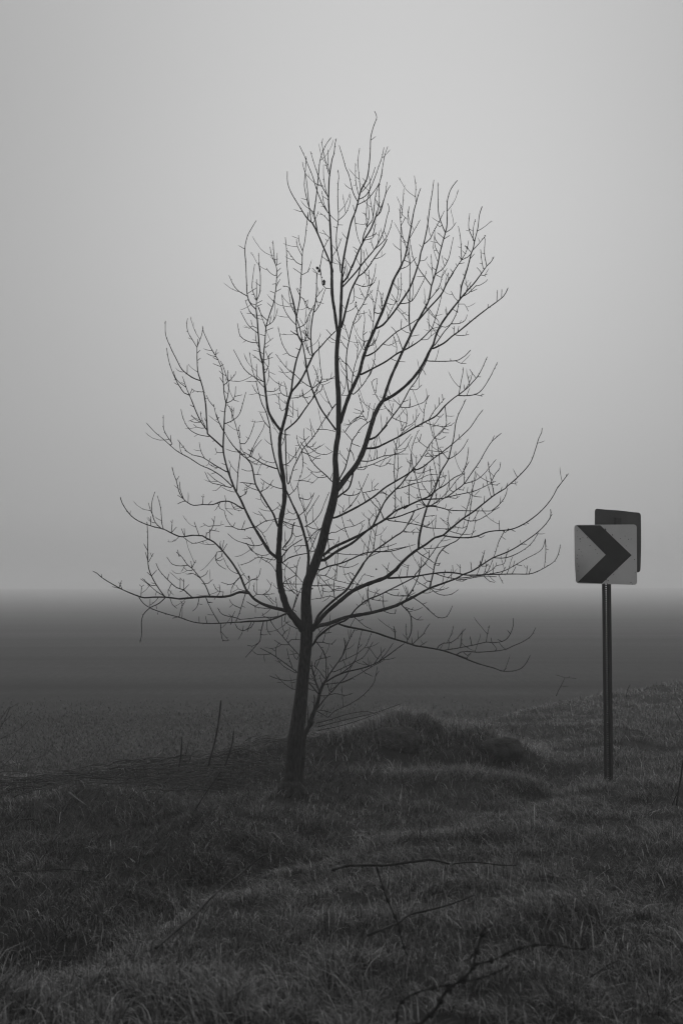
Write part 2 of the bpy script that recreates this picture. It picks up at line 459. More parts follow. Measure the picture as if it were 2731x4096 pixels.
# the field's young crop: short blades in drilled rows, as far as single plants can be made out
CV, CF, CT, coff = [], [], [], 0
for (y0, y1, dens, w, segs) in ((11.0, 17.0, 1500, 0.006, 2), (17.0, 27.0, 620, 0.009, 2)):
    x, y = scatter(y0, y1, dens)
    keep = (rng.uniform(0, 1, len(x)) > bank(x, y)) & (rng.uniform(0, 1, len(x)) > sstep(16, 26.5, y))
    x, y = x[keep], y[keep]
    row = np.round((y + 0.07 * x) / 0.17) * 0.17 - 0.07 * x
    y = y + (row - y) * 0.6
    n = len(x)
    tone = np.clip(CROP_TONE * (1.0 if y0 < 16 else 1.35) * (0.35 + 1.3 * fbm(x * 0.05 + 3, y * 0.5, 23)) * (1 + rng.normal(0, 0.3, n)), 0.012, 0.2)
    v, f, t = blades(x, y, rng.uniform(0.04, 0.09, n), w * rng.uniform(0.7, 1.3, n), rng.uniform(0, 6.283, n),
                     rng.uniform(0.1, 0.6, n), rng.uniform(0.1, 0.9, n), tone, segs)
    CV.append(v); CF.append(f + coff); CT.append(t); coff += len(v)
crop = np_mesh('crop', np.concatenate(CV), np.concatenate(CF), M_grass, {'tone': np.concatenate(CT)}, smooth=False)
tag(crop, 'short young crop growing evenly over the field', 'crop', kind='stuff')

# ------------------------------------------------------------------ woody plants traced as skeletons, then grown in depth
VIEWS = {'A': (900, 420, 2.24), 'B': (1450, 600, 2.24), 'C': (560, 1050, 2.24), 'D': (1160, 1050, 2.24), 'E': (1600, 1400, 2.24),
         'F': (360, 1900, 2.24), 'G': (960, 1700, 2.24), 'H': (1600, 1950, 2.24), 'I': (960, 2250, 2.24), 'J': (1100, 2200, 1.568),
         'K': (300, 1300, 1.568), 'P': (0, 0, 0.57414), 'Q': (0, 2600, 1.568), 'R': (0, 3196, 1.12), 'S': (1331, 3196, 1.12), 'T': (2200, 2300, 2.614)}
def parse(view, toks):
    """'x,y' tokens, 'V:x,y' changes the frame they are measured in"""
    out = []
    for t in toks:
        if ':' in t:
            view, t = t.split(':')
        x, y = map(float, t.split(',')); ox, oy, k = VIEWS[view]
        out.append((ox + x / k, oy + y / k))
    return out

TREE = """
@ trunk - 0
P 40 35 668,1826 669,1800
@ L1 trunk -0.25
D 15 9 425,612 415,560 398,430 375,280 373,100 367,10 A:957,1400 948,1200 938,1020
A 9 3 938,1020 928,880 928,780 935,640 960,480 975,440 985,350 997,300
A 3 2 935,610 925,540 922,400
A 3.5 2 930,620 905,520 885,440 868,340 875,300
A 4.5 2.2 932,975 875,890 825,770 785,640 740,530 715,465 668,365
A 4 2.2 926,830 870,730 830,620 800,530 765,415
A 3 2 915,815 890,700 882,620 882,535
A 3 2 915,950 885,880 868,770
A 3 2 930,1040 895,1000 850,965
A 3 2 938,1190 905,1160 875,1120
A 3 2 938,975 965,1010 1005,1045
A 3 2 955,1360 985,1320 1000,1290
@ L1b L1 0.45
D 9 8 405,520 385,300 378,90
A 9 6 965,1490 935,1400 880,1270 820,1130 780,1055
A 6 2.3 780,1055 735,1015 655,890 590,780 560,690 558,595
A 6 2.3 828,1145 805,1010 798,960 815,840 835,650 850,500 880,410 910,345 950,292
A 4.5 2 770,1045 755,930 742,800 725,640 700,550 693,510
A 4 2 800,990 755,920 735,850 712,740 712,680 722,560 728,460
A 3.5 2 890,1270 915,1220 935,1190
A 4 2 880,1300 862,1390 850,1490 870,1550
A 3 2 790,1055 820,1000 837,950
A 2.6 2 745,1020 745,960
@ L2 trunk 0.3
D 15 12 448,570 455,400 462,220 465,140
A 11 7 1048,1560 1050,1460 1070,1330 1100,1180 1130,1050 1165,960 1190,870
A 7 2.5 1190,870 1215,770 1270,660 1290,540 1300,420 1305,290 1330,190 1358,110 1338,55
A 4 2.2 1187,868 1145,780 1110,630 1080,560 1055,470 1022,362
A 4 2.2 1195,850 1250,820 1290,770 1330,680 1380,540 1410,450 1422,380
A 4 2.2 1188,893 1280,840 1370,720 1395,650 1410,560 1430,450 1456,372
A 3 2 1217,765 1200,640 1190,500 1205,385
A 3 2 1195,800 1170,680 1168,520
A 3 2 1222,782 1290,700 1320,630 1345,555
A 2.8 2 1160,960 1145,895
A 5 2.4 1035,1500 1025,1400 1000,1280 998,1150 1015,1020 1010,880 1010,740 1018,640 1010,580
A 3 2 1018,1030 1080,970 1120,870 1122,800
A 2.6 2 1012,1075 1055,1075
A 2.6 2 1002,1105 970,1090
A 2.6 2 1008,1285 1045,1190
A 3 2 1160,1000 1170,1090 1190,1190 1222,1260
A 3 2 1065,1350 1100,1420 1140,1480
A 4 3.5 1055,1540 1068,1490 1078,1440
@ L2b L2 -0.5
D 9 8 470,190 510,135 560,20
A 9 6 1140,1445 1195,1310 1230,1240 1255,1190 1300,1120 1350,1000
A 5 2.2 1350,1000 1390,960 1420,860 1445,780 1480,720
A 5 2.2 1228,1245 1240,1170 1270,1095 1320,1030 1330,960 1350,800 1385,690
A 3.5 2 1268,1095 1265,980 1275,850 1300,720 1290,640
A 3 2 1270,1080 1290,1000 1283,900
A 3 2 1335,1000 1300,840 1290,760
A 4 2 1350,1000 1380,880 1380,720 1400,640 1410,560
A 3.5 2 1365,985 1430,820 1450,690
A 3 2 1255,1210 1320,1190 1355,1140
A 3 2 1260,1185 1320,1170 1350,1150
A 2.6 2 1205,1310 1145,1270
@ L2c L2 0.55
D 8 7 476,212 560,120 620,50
A 7 2.3 1190,1480 1240,1410 1300,1340 1340,1290 1380,1220 1420,1130 1450,1000 1470,930 1455,880
A 4 2 1345,1285 1400,1240 1445,1185 1480,1100 1497,1030
A 3 2 1330,1290 1310,1230 1312,1190
A 3 2 1365,1240 1385,1120
A 2.6 2 1420,1120 1445,1180
A 2.6 2 1250,1380 1240,1300
@ L3 trunk -0.6
D 10 7 462,575 500,420 540,270 575,190 610,125
D 6 4 610,125 660,90 700,40 730,0 A:1310,1410 1375,1320 1420,1260 1450,1200
D 5 4 610,120 625,60 632,0 A:1220,1350 1220,1285
D 4 2 598,195 650,215 710,205 750,180 770,130
D 3 2 570,230 575,300 560,360 530,375
D 3 2 500,445 560,420 600,380
D 3 2 710,205 705,150 705,65
D 3.5 2 720,205 755,110 768,10
A 2.8 2 1335,1380 1400,1360 1437,1330
@ L4 trunk -0.35
D 19 15 450,1430 490,1300 530,1190 580,1080 620,990 650,870 690,750
D 14 9 690,750 740,640 790,520 830,430 880,290 930,150 985,50 1005,0
B 8 3 355,1010 370,985 395,890 420,760 435,680 460,540 480,470 495,410 520,340
B 4.5 2.2 345,1025 340,850 342,680 335,600 335,540 345,490
B 3 2 345,610 360,480 368,345
B 3 2 480,480 472,420 475,330 462,230
B 3 2 432,690 405,650 405,590 418,505
B 3.5 2 388,890 360,780 347,690
B 3 2 347,670 385,600
B 3 2 415,800 460,720 515,625
B 3.5 2 338,1068 395,1045 440,1005 480,960
B 3 2 380,960 410,930 425,800
B 3 2 370,985 400,1000 430,1010
@ L4b L4 0.5
D 10 7 775,588 830,560 900,480 960,400 1000,340 1060,250 1100,160 1140,40
B 7 2.6 508,995 520,920 545,845 575,710 590,600 605,480 620,400 637,268
B 4 2 550,845 600,800 640,720 690,630 730,545
B 3 2 508,1000 560,985 580,955
D 4.5 2 990,368 1060,360 1110,320 1160,230 1200,150 1220,75
D 3 2 965,390 950,350 905,280
D 3 2 950,355 970,250 968,140
D 3 2 970,345 993,250 995,90
D 3 2 930,380 870,365 840,340
D 3 2 955,415 1000,460 1050,530
D 2.8 2 870,500 900,440 945,350
D 2.8 2 1020,315 1035,270 1022,245
@ L4c L4 -0.7
D 7 3 682,838 760,800 830,730 930,640 990,600 1060,560 1145,505
D 3 2 830,735 890,742 945,715
D 3 2 990,600 998,505
D 2.6 2 945,720 925,660
@ L4d L4 0.75
D 9 4 635,1003 750,945 860,885 960,815 1060,765 1170,692 1270,592
D 4 2.2 1270,592 1300,500 1335,380 1355,295
D 3 2 1060,765 1065,710
D 3 2 1170,695 1230,690 1260,660 1300,630
D 3 2 1255,605 1240,520 1240,430
D 3 2 905,862 960,885 1030,890
D 3 2 950,815 955,760 930,665
D 2.8 2 1085,750 1100,705
D 2.8 2 1265,595 1320,580 1360,570
@ L4e L4 0.6
D 4.5 2.2 565,1182 640,1110 700,1020 735,950 758,850 755,760
D 3 2 690,1040 720,1000 735,960
@ L4f L4 -0.8
D 6 3 525,1190 510,1040 503,900 510,790 530,690 550,600 575,520 610,440 650,380 690,290 705,230 745,185
D 4.5 2.2 545,1150 555,1050 575,940 600,860 640,770 680,700
D 3.5 2 500,910 450,860 440,840
D 4 2 505,905 545,960 570,1010 600,1030
D 3.5 2 530,690 500,600 480,550
D 3 2 560,560 610,520 640,470
D 3 2 655,375 690,370
D 3 2 690,310 740,245
D 3 2 680,330 650,290 620,225
D 3 2 610,430 595,400 585,365
D 3 2 600,860 605,740 583,650
D 3 2 515,780 480,740 450,690
D 3 2 525,1185 490,1190 460,1190
D 3 2 470,1180 495,1110 500,1020
@ L4g L4 -0.5
D 4 2 670,775 655,650 668,520 660,430
D 4 2 700,700 740,580 750,400 725,280
D 3.5 2 745,480 770,330 800,155
D 4.5 2.2 815,450 815,330 805,270
D 3 2 817,400 832,270
D 3.5 2 695,765 770,690 800,600
D 3 2 700,750 740,740 775,690
D 3 2 655,780 625,720 610,690
D 3 2 660,650 690,620
D 2.6 2 730,520 715,440 705,420
@ L5 trunk 0.3
G 26 22 872,575 960,460 1040,360 1100,240 1140,120 1175,0
D 21 17 724,1460 760,1360 800,1280 832,1238
D 14 10 832,1238 870,1120 910,1010 960,900 1010,790 1060,690 1095,610
D 11 7 1095,610 1150,510 1200,420 1240,340 1265,210
B 7 3 615,1220 640,1140 670,1030 690,930 715,830 740,740 755,660 755,500 765,420 795,340 848,272
B 4.5 2.2 740,745 710,670 680,570 675,450 673,292
B 3 2 743,748 795,705 835,648
B 3 2 725,800 780,765
B 3 2 725,790 668,740
B 3.5 2 710,868 650,800 645,700
B 3.5 2 690,945 650,870 640,780
B 3 2 690,690 660,660
B 4 2 655,1110 720,1060 770,970 795,860 812,780
B 3.5 2 632,1160 620,1050 613,935
B 4.5 2.3 615,1222 550,1130 500,1060 450,960 430,850
B 4 2 595,1350 640,1290 690,1210 720,1090
B 3 2 760,1000 728,965
B 3 2 620,1050 660,1080
B 3 2 660,1120 700,1140 755,1060
B 3 2 640,1290 690,1235
D 6 2.5 1078,615 1065,500 1070,300 1072,100 B:423,1000 415,915
D 3 2 1080,640 1040,625 1000,600
D 3 2 1075,655 1120,655 1155,648
D 4 2 1005,790 990,730 960,650 930,600 905,575
D 3 2 805,1245 765,1180 740,1110 730,1075 775,1040 768,1170
D 3 2 1068,350 1050,320 1045,290
D 3 2 900,1200 880,1140
@ L5b L5 -0.55
D 8 6 1140,530 1240,412 1350,290 1400,190 1460,90
B 5 2.4 800,1110 860,1020 885,985 940,960 980,915
B 3.5 2 885,985 880,850 870,750 856,682
B 3.5 2 890,975 930,900 948,810
B 3 2 945,885 915,855
B 3 2 738,1225 745,1160 768,1098
B 3 2 862,1020 910,1010
B 3 2 808,1098 783,1065
B 3 2 880,985 862,950
D 3 2 1245,410 1290,480 1330,530 1330,570
D 3 2 1345,300 1410,170 1417,90
@ L6 L5 -0.5
D 15 11 835,1240 900,1205 980,1150 1060,1080 1130,1000 1190,910 1235,820 1280,740
D 11 8 1280,740 1310,640 1360,540 1440,430 1520,330
B 7 3 870,1338 910,1290 1000,1190 1060,1110 1110,1040 1150,1000 1175,955
B 7 3 872,1330 885,1220 915,1130 945,1030 970,930 990,880 1000,820 1030,700 1045,580 1070,505
B 4 2 995,825 950,700 958,565
B 3 2 988,810 990,700 1008,620
B 3.5 2.4 983,905 1030,850 1090,780
B 3 2 975,920 915,860
B 3.5 2 1102,1040 1090,930 1095,800 1088,775
B 3 2 1080,1065 1065,990 1055,890
B 3 2 1055,1088 1022,1052
B 4 2 890,1325 950,1280 1010,1220 1050,1210 1100,1180 1118,1160
B 3 2 1050,1120 1090,1125 1115,1110
B 3 2 920,1290 940,1230 970,1180
B 3 2 878,1260 875,1200
B 3 2 850,1350 820,1320 792,1265
B 3 2 960,970 1000,930
B 3 2 970,1270 1025,1245
D 3.5 2.2 1440,435 1400,470 1390,420
@ L6b L6 0.4
D 9 6 1282,770 1380,720 1450,660 1500,625
B 7 3.5 918,1578 1000,1510 1090,1440 1130,1410 1200,1360 1260,1310 1290,1260 1300,1235
B 3 2 1202,1358 1205,1255
B 3 2 1238,1320 1245,1245
B 3 2 1120,1415 1122,1380
D 3.5 2 1485,650 1540,655 1600,645
D 3 2 1465,650 1470,570
D 3 2 1495,625 1510,570
@ L6c L6 0.8
D 5 3 1295,740 1380,620 1440,550 1490,450 1510,350
D 4 2 1435,553 1520,545 1568,515 B:935,1475
D 3 2 1440,550 1390,580 1330,560 1290,530
D 3 2 1490,440 1450,415
D 2.6 2 1495,420 1500,450 1490,440
B 2.6 2 870,1380 910,1380 945,1445
@ L6d L6 -0.3
D 4.5 3 1222,880 1330,885 1480,880 1530,860 1568,835 E:630,0
E 3 2 500,100 545,120 590,120
E 2.6 2 450,97 450,75
@ L7 L5 0.7
G 10 8 1145,132 1210,110 1270,50 1315,0
D 7 3 800,1520 870,1440 915,1380 980,1295 1020,1230 1070,1135 1120,1070 1160,1000 1215,895 1250,810
D 3.5 2 985,1300 1060,1300 1150,1270 1200,1250 1235,1190
D 3 2 1200,1250 1245,1190
D 3.5 2 915,1390 980,1420 1050,1440
D 3 2 1065,1140 1130,1140 1180,1095
D 3.5 2 920,1360 840,1285
D 3 2 1075,1295 1070,1200
D 3 2 1040,1440 1050,1400 1040,1310
D 3 2 1040,1470 1110,1430 1160,1350
D 3 2 1010,1260 1060,1230
D 3 2 985,1280 920,1220
D 3 2 990,1510 1020,1440
D 3 2 1150,1010 1180,950 1215,1010
D 3 2 860,1440 872,1380
D 3 2 905,1370 925,1260
@ L8 L5 -0.6
G 11 8 1120,210 1210,205 1290,170 1370,130 1434,98
E 8 5 0,770 110,705 230,640 320,590 400,500 480,430 525,400
E 5 2.4 525,400 600,340 650,285 690,240 730,170 778,60
E 4.5 2.2 520,408 620,408 690,390 740,345 800,250 840,170 870,110
E 3 2 675,400 720,410 750,395
E 3.5 2 530,395 545,280 560,210 565,155
E 3 2 680,255 645,210 620,170
E 3 2 690,245 720,240
E 3 2 580,358 620,290 645,210
E 3 2 575,355 570,310
E 3.5 2 250,630 300,550 350,490 400,430
E 3 2 205,655 215,540 240,440 258,405
E 3.5 2 403,498 410,590 415,650 395,700 340,770
E 3 2 345,495 347,425
E 3 2 385,450 375,395
E 3 2 330,590 360,603 390,570
E 3.5 2 232,652 300,675 400,685 450,675 485,650
E 3 2 395,690 450,650
E 3 2 380,740 435,743
E 3 2 370,690 435,718
E 3.5 2 150,690 190,680 205,650
E 3 2 260,635 280,720 300,790
G 3 2 1210,205 1195,160 1215,115
G 3 2 1365,135 1395,190 1410,250
G 3 2 1440,95 1480,10
G 3 2 1410,110 1470,60 1560,-10
@ L8b L5 0.75
G 4.5 2.2 1085,322 1170,322 1280,280 1370,265 1470,225 1540,100
G 3 2 1290,280 1310,210
G 3 2 1180,320 1160,265
G 3 2 1330,272 1420,262 1505,260
G 3 2 1230,300 1225,220
G 4.5 2.2 1035,382 1110,375 1190,350 1280,310 1370,270
G 3 2 1190,352 1250,370 1310,355 1350,300
G 3 2 1050,398 1110,400 1140,375
G 3 2 1310,340 1375,355
G 3 2 1390,225 1450,170 1530,80
@ L8c L5 -0.8
G 6 3 890,488 940,390 965,300 985,220 1005,140 1040,90 1090,20 D:760,1390
G 4 2 985,225 1010,260 1022,320
G 3.5 2 1005,140 960,90 920,40
G 3 2 960,325 900,260 890,225
G 3 2 1000,170 1075,195
G 3 2 975,240 955,205
G 3.5 2 940,60 975,10 D:640,1350 575,1310
D 3 2 690,1425 600,1390 520,1460
D 3 2 680,1410 640,1350 655,1335 610,1170
D 3 2 660,1385 605,1385 560,1420
D 2.6 2 690,1400 715,1260
D 2.6 2 730,1400 760,1260
@ L9 trunk 0.55
G 10 6 838,832 900,810 1000,760 1100,705 1200,640 1300,560 1400,500 1500,440 1568,390
E 6 2.6 134,1075 200,1050 300,970 370,920 470,840 560,760 630,690 690,600 740,535
E 3 2 530,785 525,755
E 3 2 240,905 340,910 370,905
E 3.5 2 218,950 320,945 430,905
E 3 2 130,1100 200,1100 260,1075 295,1070
E 4 2.2 120,1095 100,940 110,860 140,770 170,715
G 4.5 2.2 1390,510 1380,420 1390,230 1410,120
G 3.5 2 1400,490 1415,380 1410,250
G 4 2 930,780 1000,710 1050,640 1090,570 1150,435
G 3.5 2 1120,690 1080,560 1060,500
G 3 2 1100,600 1180,590 1240,575
G 3 2 1410,400 1450,370
G 3 2 1000,720 970,745
G 3 2 1200,560 1240,520
G 3 2 900,815 890,770
G 3 2 910,810 925,750 930,720
G 3 2 1250,600 1330,630
@ L9b trunk 0.3
G 9 7 872,650 900,625 970,570 1000,490 1015,410
G 5 3 930,622 975,632 1040,625 1080,600
G 3 2 990,515 960,490
@ L10 trunk -0.4
G 14 9 748,1165 800,1120 860,1085 980,1030 1100,970 1190,910 1290,850 1390,770
G 9 8 1390,770 1434,750 1500,720
E 8 6 35,1420 80,1390 190,1340 260,1310 330,1250
E 5 2.4 330,1250 400,1210 480,1145 550,1110 580,1050 600,970 612,870
E 6 2.6 195,1345 300,1335 400,1325 500,1255 570,1200 640,1100 710,1000 760,910 820,820 905,745
E 4.5 2.4 395,1325 500,1300 620,1275 700,1250 800,1200 855,1175
E 3 2 800,1205 860,1210 892,1192
E 3.5 2 585,1195 680,1165 750,1110 800,1050 858,980
E 3 2 820,825 842,765
E 3 2 740,1230 742,1195
E 3 2 610,1280 660,1310 730,1318
E 3 2 525,1250 560,1255 575,1230
E 3 2 440,1320 500,1330 530,1310
E 3 2 570,1195 575,1100 565,1060
E 3 2 500,1250 495,1180
E 3 2 600,1270 605,1230
E 3 2 440,1250 440,1180
E 3 2 355,1230 390,1180 410,1120
E 3.5 2 350,1225 345,1150
E 3 2 575,1080 615,1000
E 3 2 80,1385 80,1220 100,1135
E 3 2 270,1300 230,1250 190,1180 215,1100 215,1020
E 3 2 275,1290 275,1180 268,1040
E 3.5 2 250,1310 300,1230 330,1150 300,1000 285,910
G 5 2.4 1285,845 1250,760 1190,700 1120,600
G 4.5 2.2 1392,768 1390,620 1382,490
G 3 2 975,1035 940,930 910,820
G 3.5 2 810,1125 850,1080 885,1030
G 3 2 1370,770 1420,720
G 3 2 1060,990 1110,890
G 3 2 1150,935 1160,850 1200,790
G 3 2 1515,700 1510,560
G 3 2 1450,740 1440,640
@ L10d trunk 0.3
G 14 9 752,1210 870,1130 1000,1060 1100,978 1190,903
G 9 7 1190,903 1240,800 1300,680 1380,590 1434,540
E 6 3 0,1212 70,1120 160,1010 220,920 290,810 400,690
E 3 2 70,1115 95,1000 95,930
E 3 2 245,880 170,820 150,780
E 3 2 165,820 190,750
E 3.5 2 50,1165 150,1165 250,1120 340,1115
E 3 2 300,790 360,800 408,773
E 3 2 0,1240 120,1200 200,1180 330,1165
E 3 2 150,1030 145,940
E 3 2 195,960 178,935
G 3 2 1260,770 1240,690 1190,640
G 3 2 1400,575 1480,550 1560,520
G 3 2 1310,660 1310,620 1260,590
G 3 2 1120,960 1180,930 1210,990 1190,1110
G 3.5 2 1190,910 1220,830 1210,740
@ L10e L10 0.65
G 7 5 1290,852 1420,820 1500,790 1568,765
E 5 4.5 134,1437 240,1400
E 5 2.4 240,1400 330,1405 450,1435 600,1440 740,1442 820,1440 885,1410
E 4 2 815,1440 890,1380 940,1310 960,1235
E 3 2 740,1445 765,1465
E 3 2 730,1440 740,1420
E 3 2 420,1430 460,1465
E 3 2 440,1430 470,1412
E 3 2 240,1405 320,1390
E 3.5 2 120,1455 100,1510 70,1560
E 3 2 145,1385 170,1385 240,1395
@ L10f L10 0.2
G 4.5 3.5 1330,855 1450,870 1568,890
H 4 2 134,330 180,340 260,360 400,370 500,360
H 3 2 310,370 320,245
H 3 2 300,365 265,365
H 3 2 400,370 470,400 560,420 640,415 675,385
@ L12 trunk -0.55
I 20 17 655,600 690,545 770,450 900,340 1000,260 1100,210 1220,165 1310,130 1400,60
H 14 12 0,690 70,620 150,558
H 11 7 150,558 230,510 310,450 380,430 450,370 560,280 650,220 750,140
H 7 5 750,140 840,70 945,5
E 5 2.6 950,1228 1030,1160 1110,1080 1170,1000 1210,890 1240,790 1265,740 1270,698
H 11 8 162,548 170,450 200,310 235,190
E 8 3 240,1405 300,1270 340,1160 370,1080 430,980 455,880 480,780 495,660 520,580 560,500 588,440
E 5 2.4 238,1405 190,1340 150,1170 120,1070
E 4 2 352,1120 350,950 325,820 300,740 298,650
E 4 2 432,983 500,940 560,880 608,795
E 4 2.4 428,985 375,915 350,880 360,870 387,870
E 4 2.2 268,1395 350,1340 440,1250 510,1160 580,1100
E 3.5 2 275,1390 370,1345 400,1325
E 3 2 345,1150 415,1120
E 3 2 370,1080 395,1040
H 6.5 3 380,430 480,445 600,450 690,435 760,405 830,390 990,375 1100,330 1210,255 1290,180 1360,90 1405,5
E 4 2.4 1410,1230 1450,1180 1505,1108
H 3 2 888,388 885,295
H 3 2 693,440 720,450 755,430
H 3.5 2.2 930,395 880,490 850,590 832,630
H 3 2 990,375 1030,395
H 3 2 1085,335 1130,335
H 3 2 920,390 940,405 970,365
H 4 2 575,285 625,300 700,290 790,240 850,195 885,180
H 3.5 2 575,270 610,140 640,30 E:660,1200 685,1110
H 4 2 618,250 635,130 650,0 E:640,1165
E 4 2.2 840,1305 820,1190 795,1070 785,1000
E 3.5 2 815,1182 850,1110 890,1060 898,1005
E 3 2 755,1365 755,1305
E 3 2 955,1225 962,1190
E 3 2 1000,1195 1030,1200 1032,1170
E 2.6 2 905,1260 910,1225
H 4.5 2.2 150,570 200,610 270,650 310,680 355,680
H 3.5 2 255,645 260,560
H 3.5 2 212,548 330,540 410,520 470,495
H 3 2 235,180 180,130 150,60
H 3 2 560,290 520,290 528,270
H 3 2 430,385 425,310 440,210
H 3 2 490,350 560,365 600,345
H 3 2 450,370 420,290
H 3 2 215,265 310,250
H 3 2 195,320 240,360 260,300
H 3 2 170,400 30,400
H 3 2 250,175 320,165 335,210
I 3.5 2 1160,185 1145,230 1150,330 1180,440
I 3 2 1320,130 1320,60 1335,0
I 3 2 1360,95 1310,60 1300,40
I 3.5 2 900,345 850,320 840,200 860,60
I 3 2 1010,255 1080,150 1110,110 1200,130
I 3 2 975,280 1010,190 970,100
@ L12b trunk 0.5
I 12 9 660,560 700,480 760,410 850,330 950,250 1010,160 1080,50 1110,0
G 8 4 1110,1235 1190,1140 1300,1060 1400,990 1460,950 1510,870 1568,760
G 3.5 2 1190,1140 1210,1000 1230,880
G 3.5 2 1185,1140 1250,1100 1320,1090 1400,1060
G 3 2 1360,1010 1360,990
G 3 2 1300,1060 1260,1020
G 3.5 2 1460,955 1530,960 1568,930
G 3 2 1130,1200 1150,1080 1170,960 1150,830
G 3.5 2 1150,1185 1250,1140 1380,1110 1500,1090 1568,1070
G 3 2 1330,1115 1325,1070
I 3 2 860,325 810,300 720,320 640,330
I 3 2 950,250 880,230 800,265 730,250
I 3 2 1030,130 990,90 960,100
I 3 2 1000,180 1110,210
@ L12c trunk -0.3
G 7 4 715,1300 780,1270 900,1240 1000,1200 1110,1150 1220,1135 1350,1130 1500,1090
G 3.5 2 860,1255 930,1275 1000,1270 1060,1240
G 3 2 900,1240 960,1190
G 3.5 2 1000,1200 1060,1170 1130,1160 1160,1100
G 4.5 2 755,1160 860,1150 950,1160 1060,1160
G 4 2 790,980 860,960 940,920 1020,905 1120,850
G 3 2 1020,908 980,840
G 3.5 2 790,1020 850,1030
G 3.5 2 690,1340 760,1350 850,1390 930,1410 1000,1430
G 3 2 770,1345 820,1260
G 3 2 860,1390 870,1250 885,1000
G 3 2 690,1330 700,1440 730,1540
G 4 2.2 640,1440 700,1440 800,1440 900,1450 1000,1480
G 3 2 700,1345 770,1420 850,1480 1000,1470
G 3 2 730,1430 745,1500 720,1560
@ L13 trunk 0.45
I 18 14 668,585 710,565 800,545 920,500 1000,480 1150,455 1290,420 1400,385
I 14 12 1400,385 1480,345 1568,300
H 12 7 134,970 260,905 380,860 500,815 560,780
H 7 3 560,780 640,750 720,700 830,630 930,590 1030,540 1150,460 1230,400 1300,330 1345,260 1345,195
H 3 2 1345,255 1360,240
H 4 2 830,632 940,630 1040,595 1130,540 1190,480 1235,405
H 4.5 2.2 530,812 680,795 800,775 920,750 1020,700 1120,640 1200,600 1270,550 1298,460
H 3.5 2 1298,465 1302,580 1290,715
H 6.5 3 263,905 290,790 310,690 350,590 420,520 500,480 540,440 590,370 620,260
H 4 2 270,905 330,950 390,965 460,955 520,915
H 3.5 2 290,905 380,915 435,893
H 4.5 2.2 15,1055 70,1110 95,1150 103,1240 95,1310 60,1380
H 3 2 95,1150 150,1185 205,1185
H 3 2 50,1075 130,1100 200,1075
H 4 2 120,985 200,1045 270,1110 340,1165 410,1160 445,1110 468,1058
H 5 2.5 30,1035 70,970 105,920 150,830 185,720 190,620
H 3 2 75,965 45,880
H 3.5 2 260,905 180,860 110,810
H 3 2 255,835 220,860 235,850
H 3 2 180,945 260,945 300,925
H 3 2 100,975 30,968 0,965
H 3 2 275,1110 240,1075
H 3 2 300,690 340,700 355,675
H 3 2 380,560 435,595
H 3 2 720,700 740,630 757,560
H 3 2 715,690 715,655
H 3 2 640,750 630,665
H 3 2 770,695 750,770 715,790
H 3 2 1020,545 1080,510 1130,510
H 3 2 700,700 770,705 790,690
H 3 2 835,720 880,695 930,680 955,580
H 3 2 1010,710 1025,655
H 3 2 1035,690 1090,700
H 3 2 385,855 380,840 400,750
H 3.5 2 500,830 560,840 600,820
I 3.5 2 1285,415 1280,350 1278,280
I 4 2 1445,375 1470,350 1500,310 1550,240
I 3 2 1270,430 1340,455 1385,460 1385,420
I 4 2 1445,385 1510,440 1530,500 1530,620 1495,700
I 3 2 1010,480 1060,520 1110,565 1180,600
I 3 2 1185,445 1150,370 1130,230
@ L14 L12 0.3
I 9 8 1325,140 1420,135 1568,125
H 8 5 134,795 200,785 300,770 420,760 520,770 600,785 800,780
H 5 2.4 800,780 1000,775 1150,775 1220,755 1290,720 1380,660 1420,580 1432,512
H 4 2.2 320,772 400,800 480,815 560,825 650,810 750,795 860,800
H 3 2 535,772 535,690
H 3 2 470,764 468,695
H 3 2 405,762 400,738
H 3 2 1130,775 1138,700
H 3 2 1155,772 1168,725
H 3 2 1008,775 1035,710
H 3.5 2 900,775 945,710
H 3.5 2 755,800 800,840 845,850
H 3 2 878,785 905,830 920,860
H 3 2 740,780 790,740 830,640
H 3 2 750,780 850,720
H 3 2 200,785 230,830 275,850
H 3 2 170,785 175,690
H 3 2 60,795 75,690
@ L15 trunk 0.1
I 11 8 645,745 700,665 800,585 870,548 940,520 985,485
I 7 5 985,485 1030,425 1090,370 1150,330 1250,290 1330,250 1450,190 1568,130
H 4.5 2.4 134,780 220,680 300,570 350,500 420,420
I 3.5 2 1150,340 1100,380 1080,375
I 3.5 2 1310,265 1380,295 1500,300 1568,270
I 3 2 1330,250 1370,245 1420,240
I 3 2 1180,330 1270,345 1325,345
I 3.5 2 1190,330 1210,280 1250,240
I 4 2 680,712 740,715 820,730 858,690
I 3.5 2 730,635 790,630 820,625
I 3 2 680,670 740,600 800,560
I 3.5 2 690,720 740,790 770,870 775,940
I 3 2 1035,425 1060,395 1040,370
@ L16 L13 0.5
I 9 8 865,540 940,570 1040,590 1200,625 1330,670 1480,715 1568,745
H 8 4 134,1412 250,1435 380,1460 500,1500 600,1535 J:1130,655 1200,685 1280,715 1370,740
J 4 2 1370,740 1430,760 1500,757 1545,740 1575,705 1598,660
H 4 2.2 335,1450 345,1420 390,1395 450,1390 510,1350 550,1300 585,1265
H 3 2 552,1300 548,1420
H 4 2.4 380,1458 480,1445 560,1430 640,1415 770,1385 820,1390 910,1380 960,1350 990,1300 1010,1240 1010,1170
H 3 2 772,1385 780,1310 800,1235
H 3 2 633,1415 625,1335
H 3 2 820,1390 812,1345
H 3 2 820,1395 860,1440
H 3 2 985,1310 960,1280
H 3 2 905,1380 870,1360
H 4 2.2 500,1500 540,1475 620,1470 700,1475 850,1465 940,1450 1020,1415 1100,1380 1170,1330 1213,1255
H 3 2 850,1465 865,1440
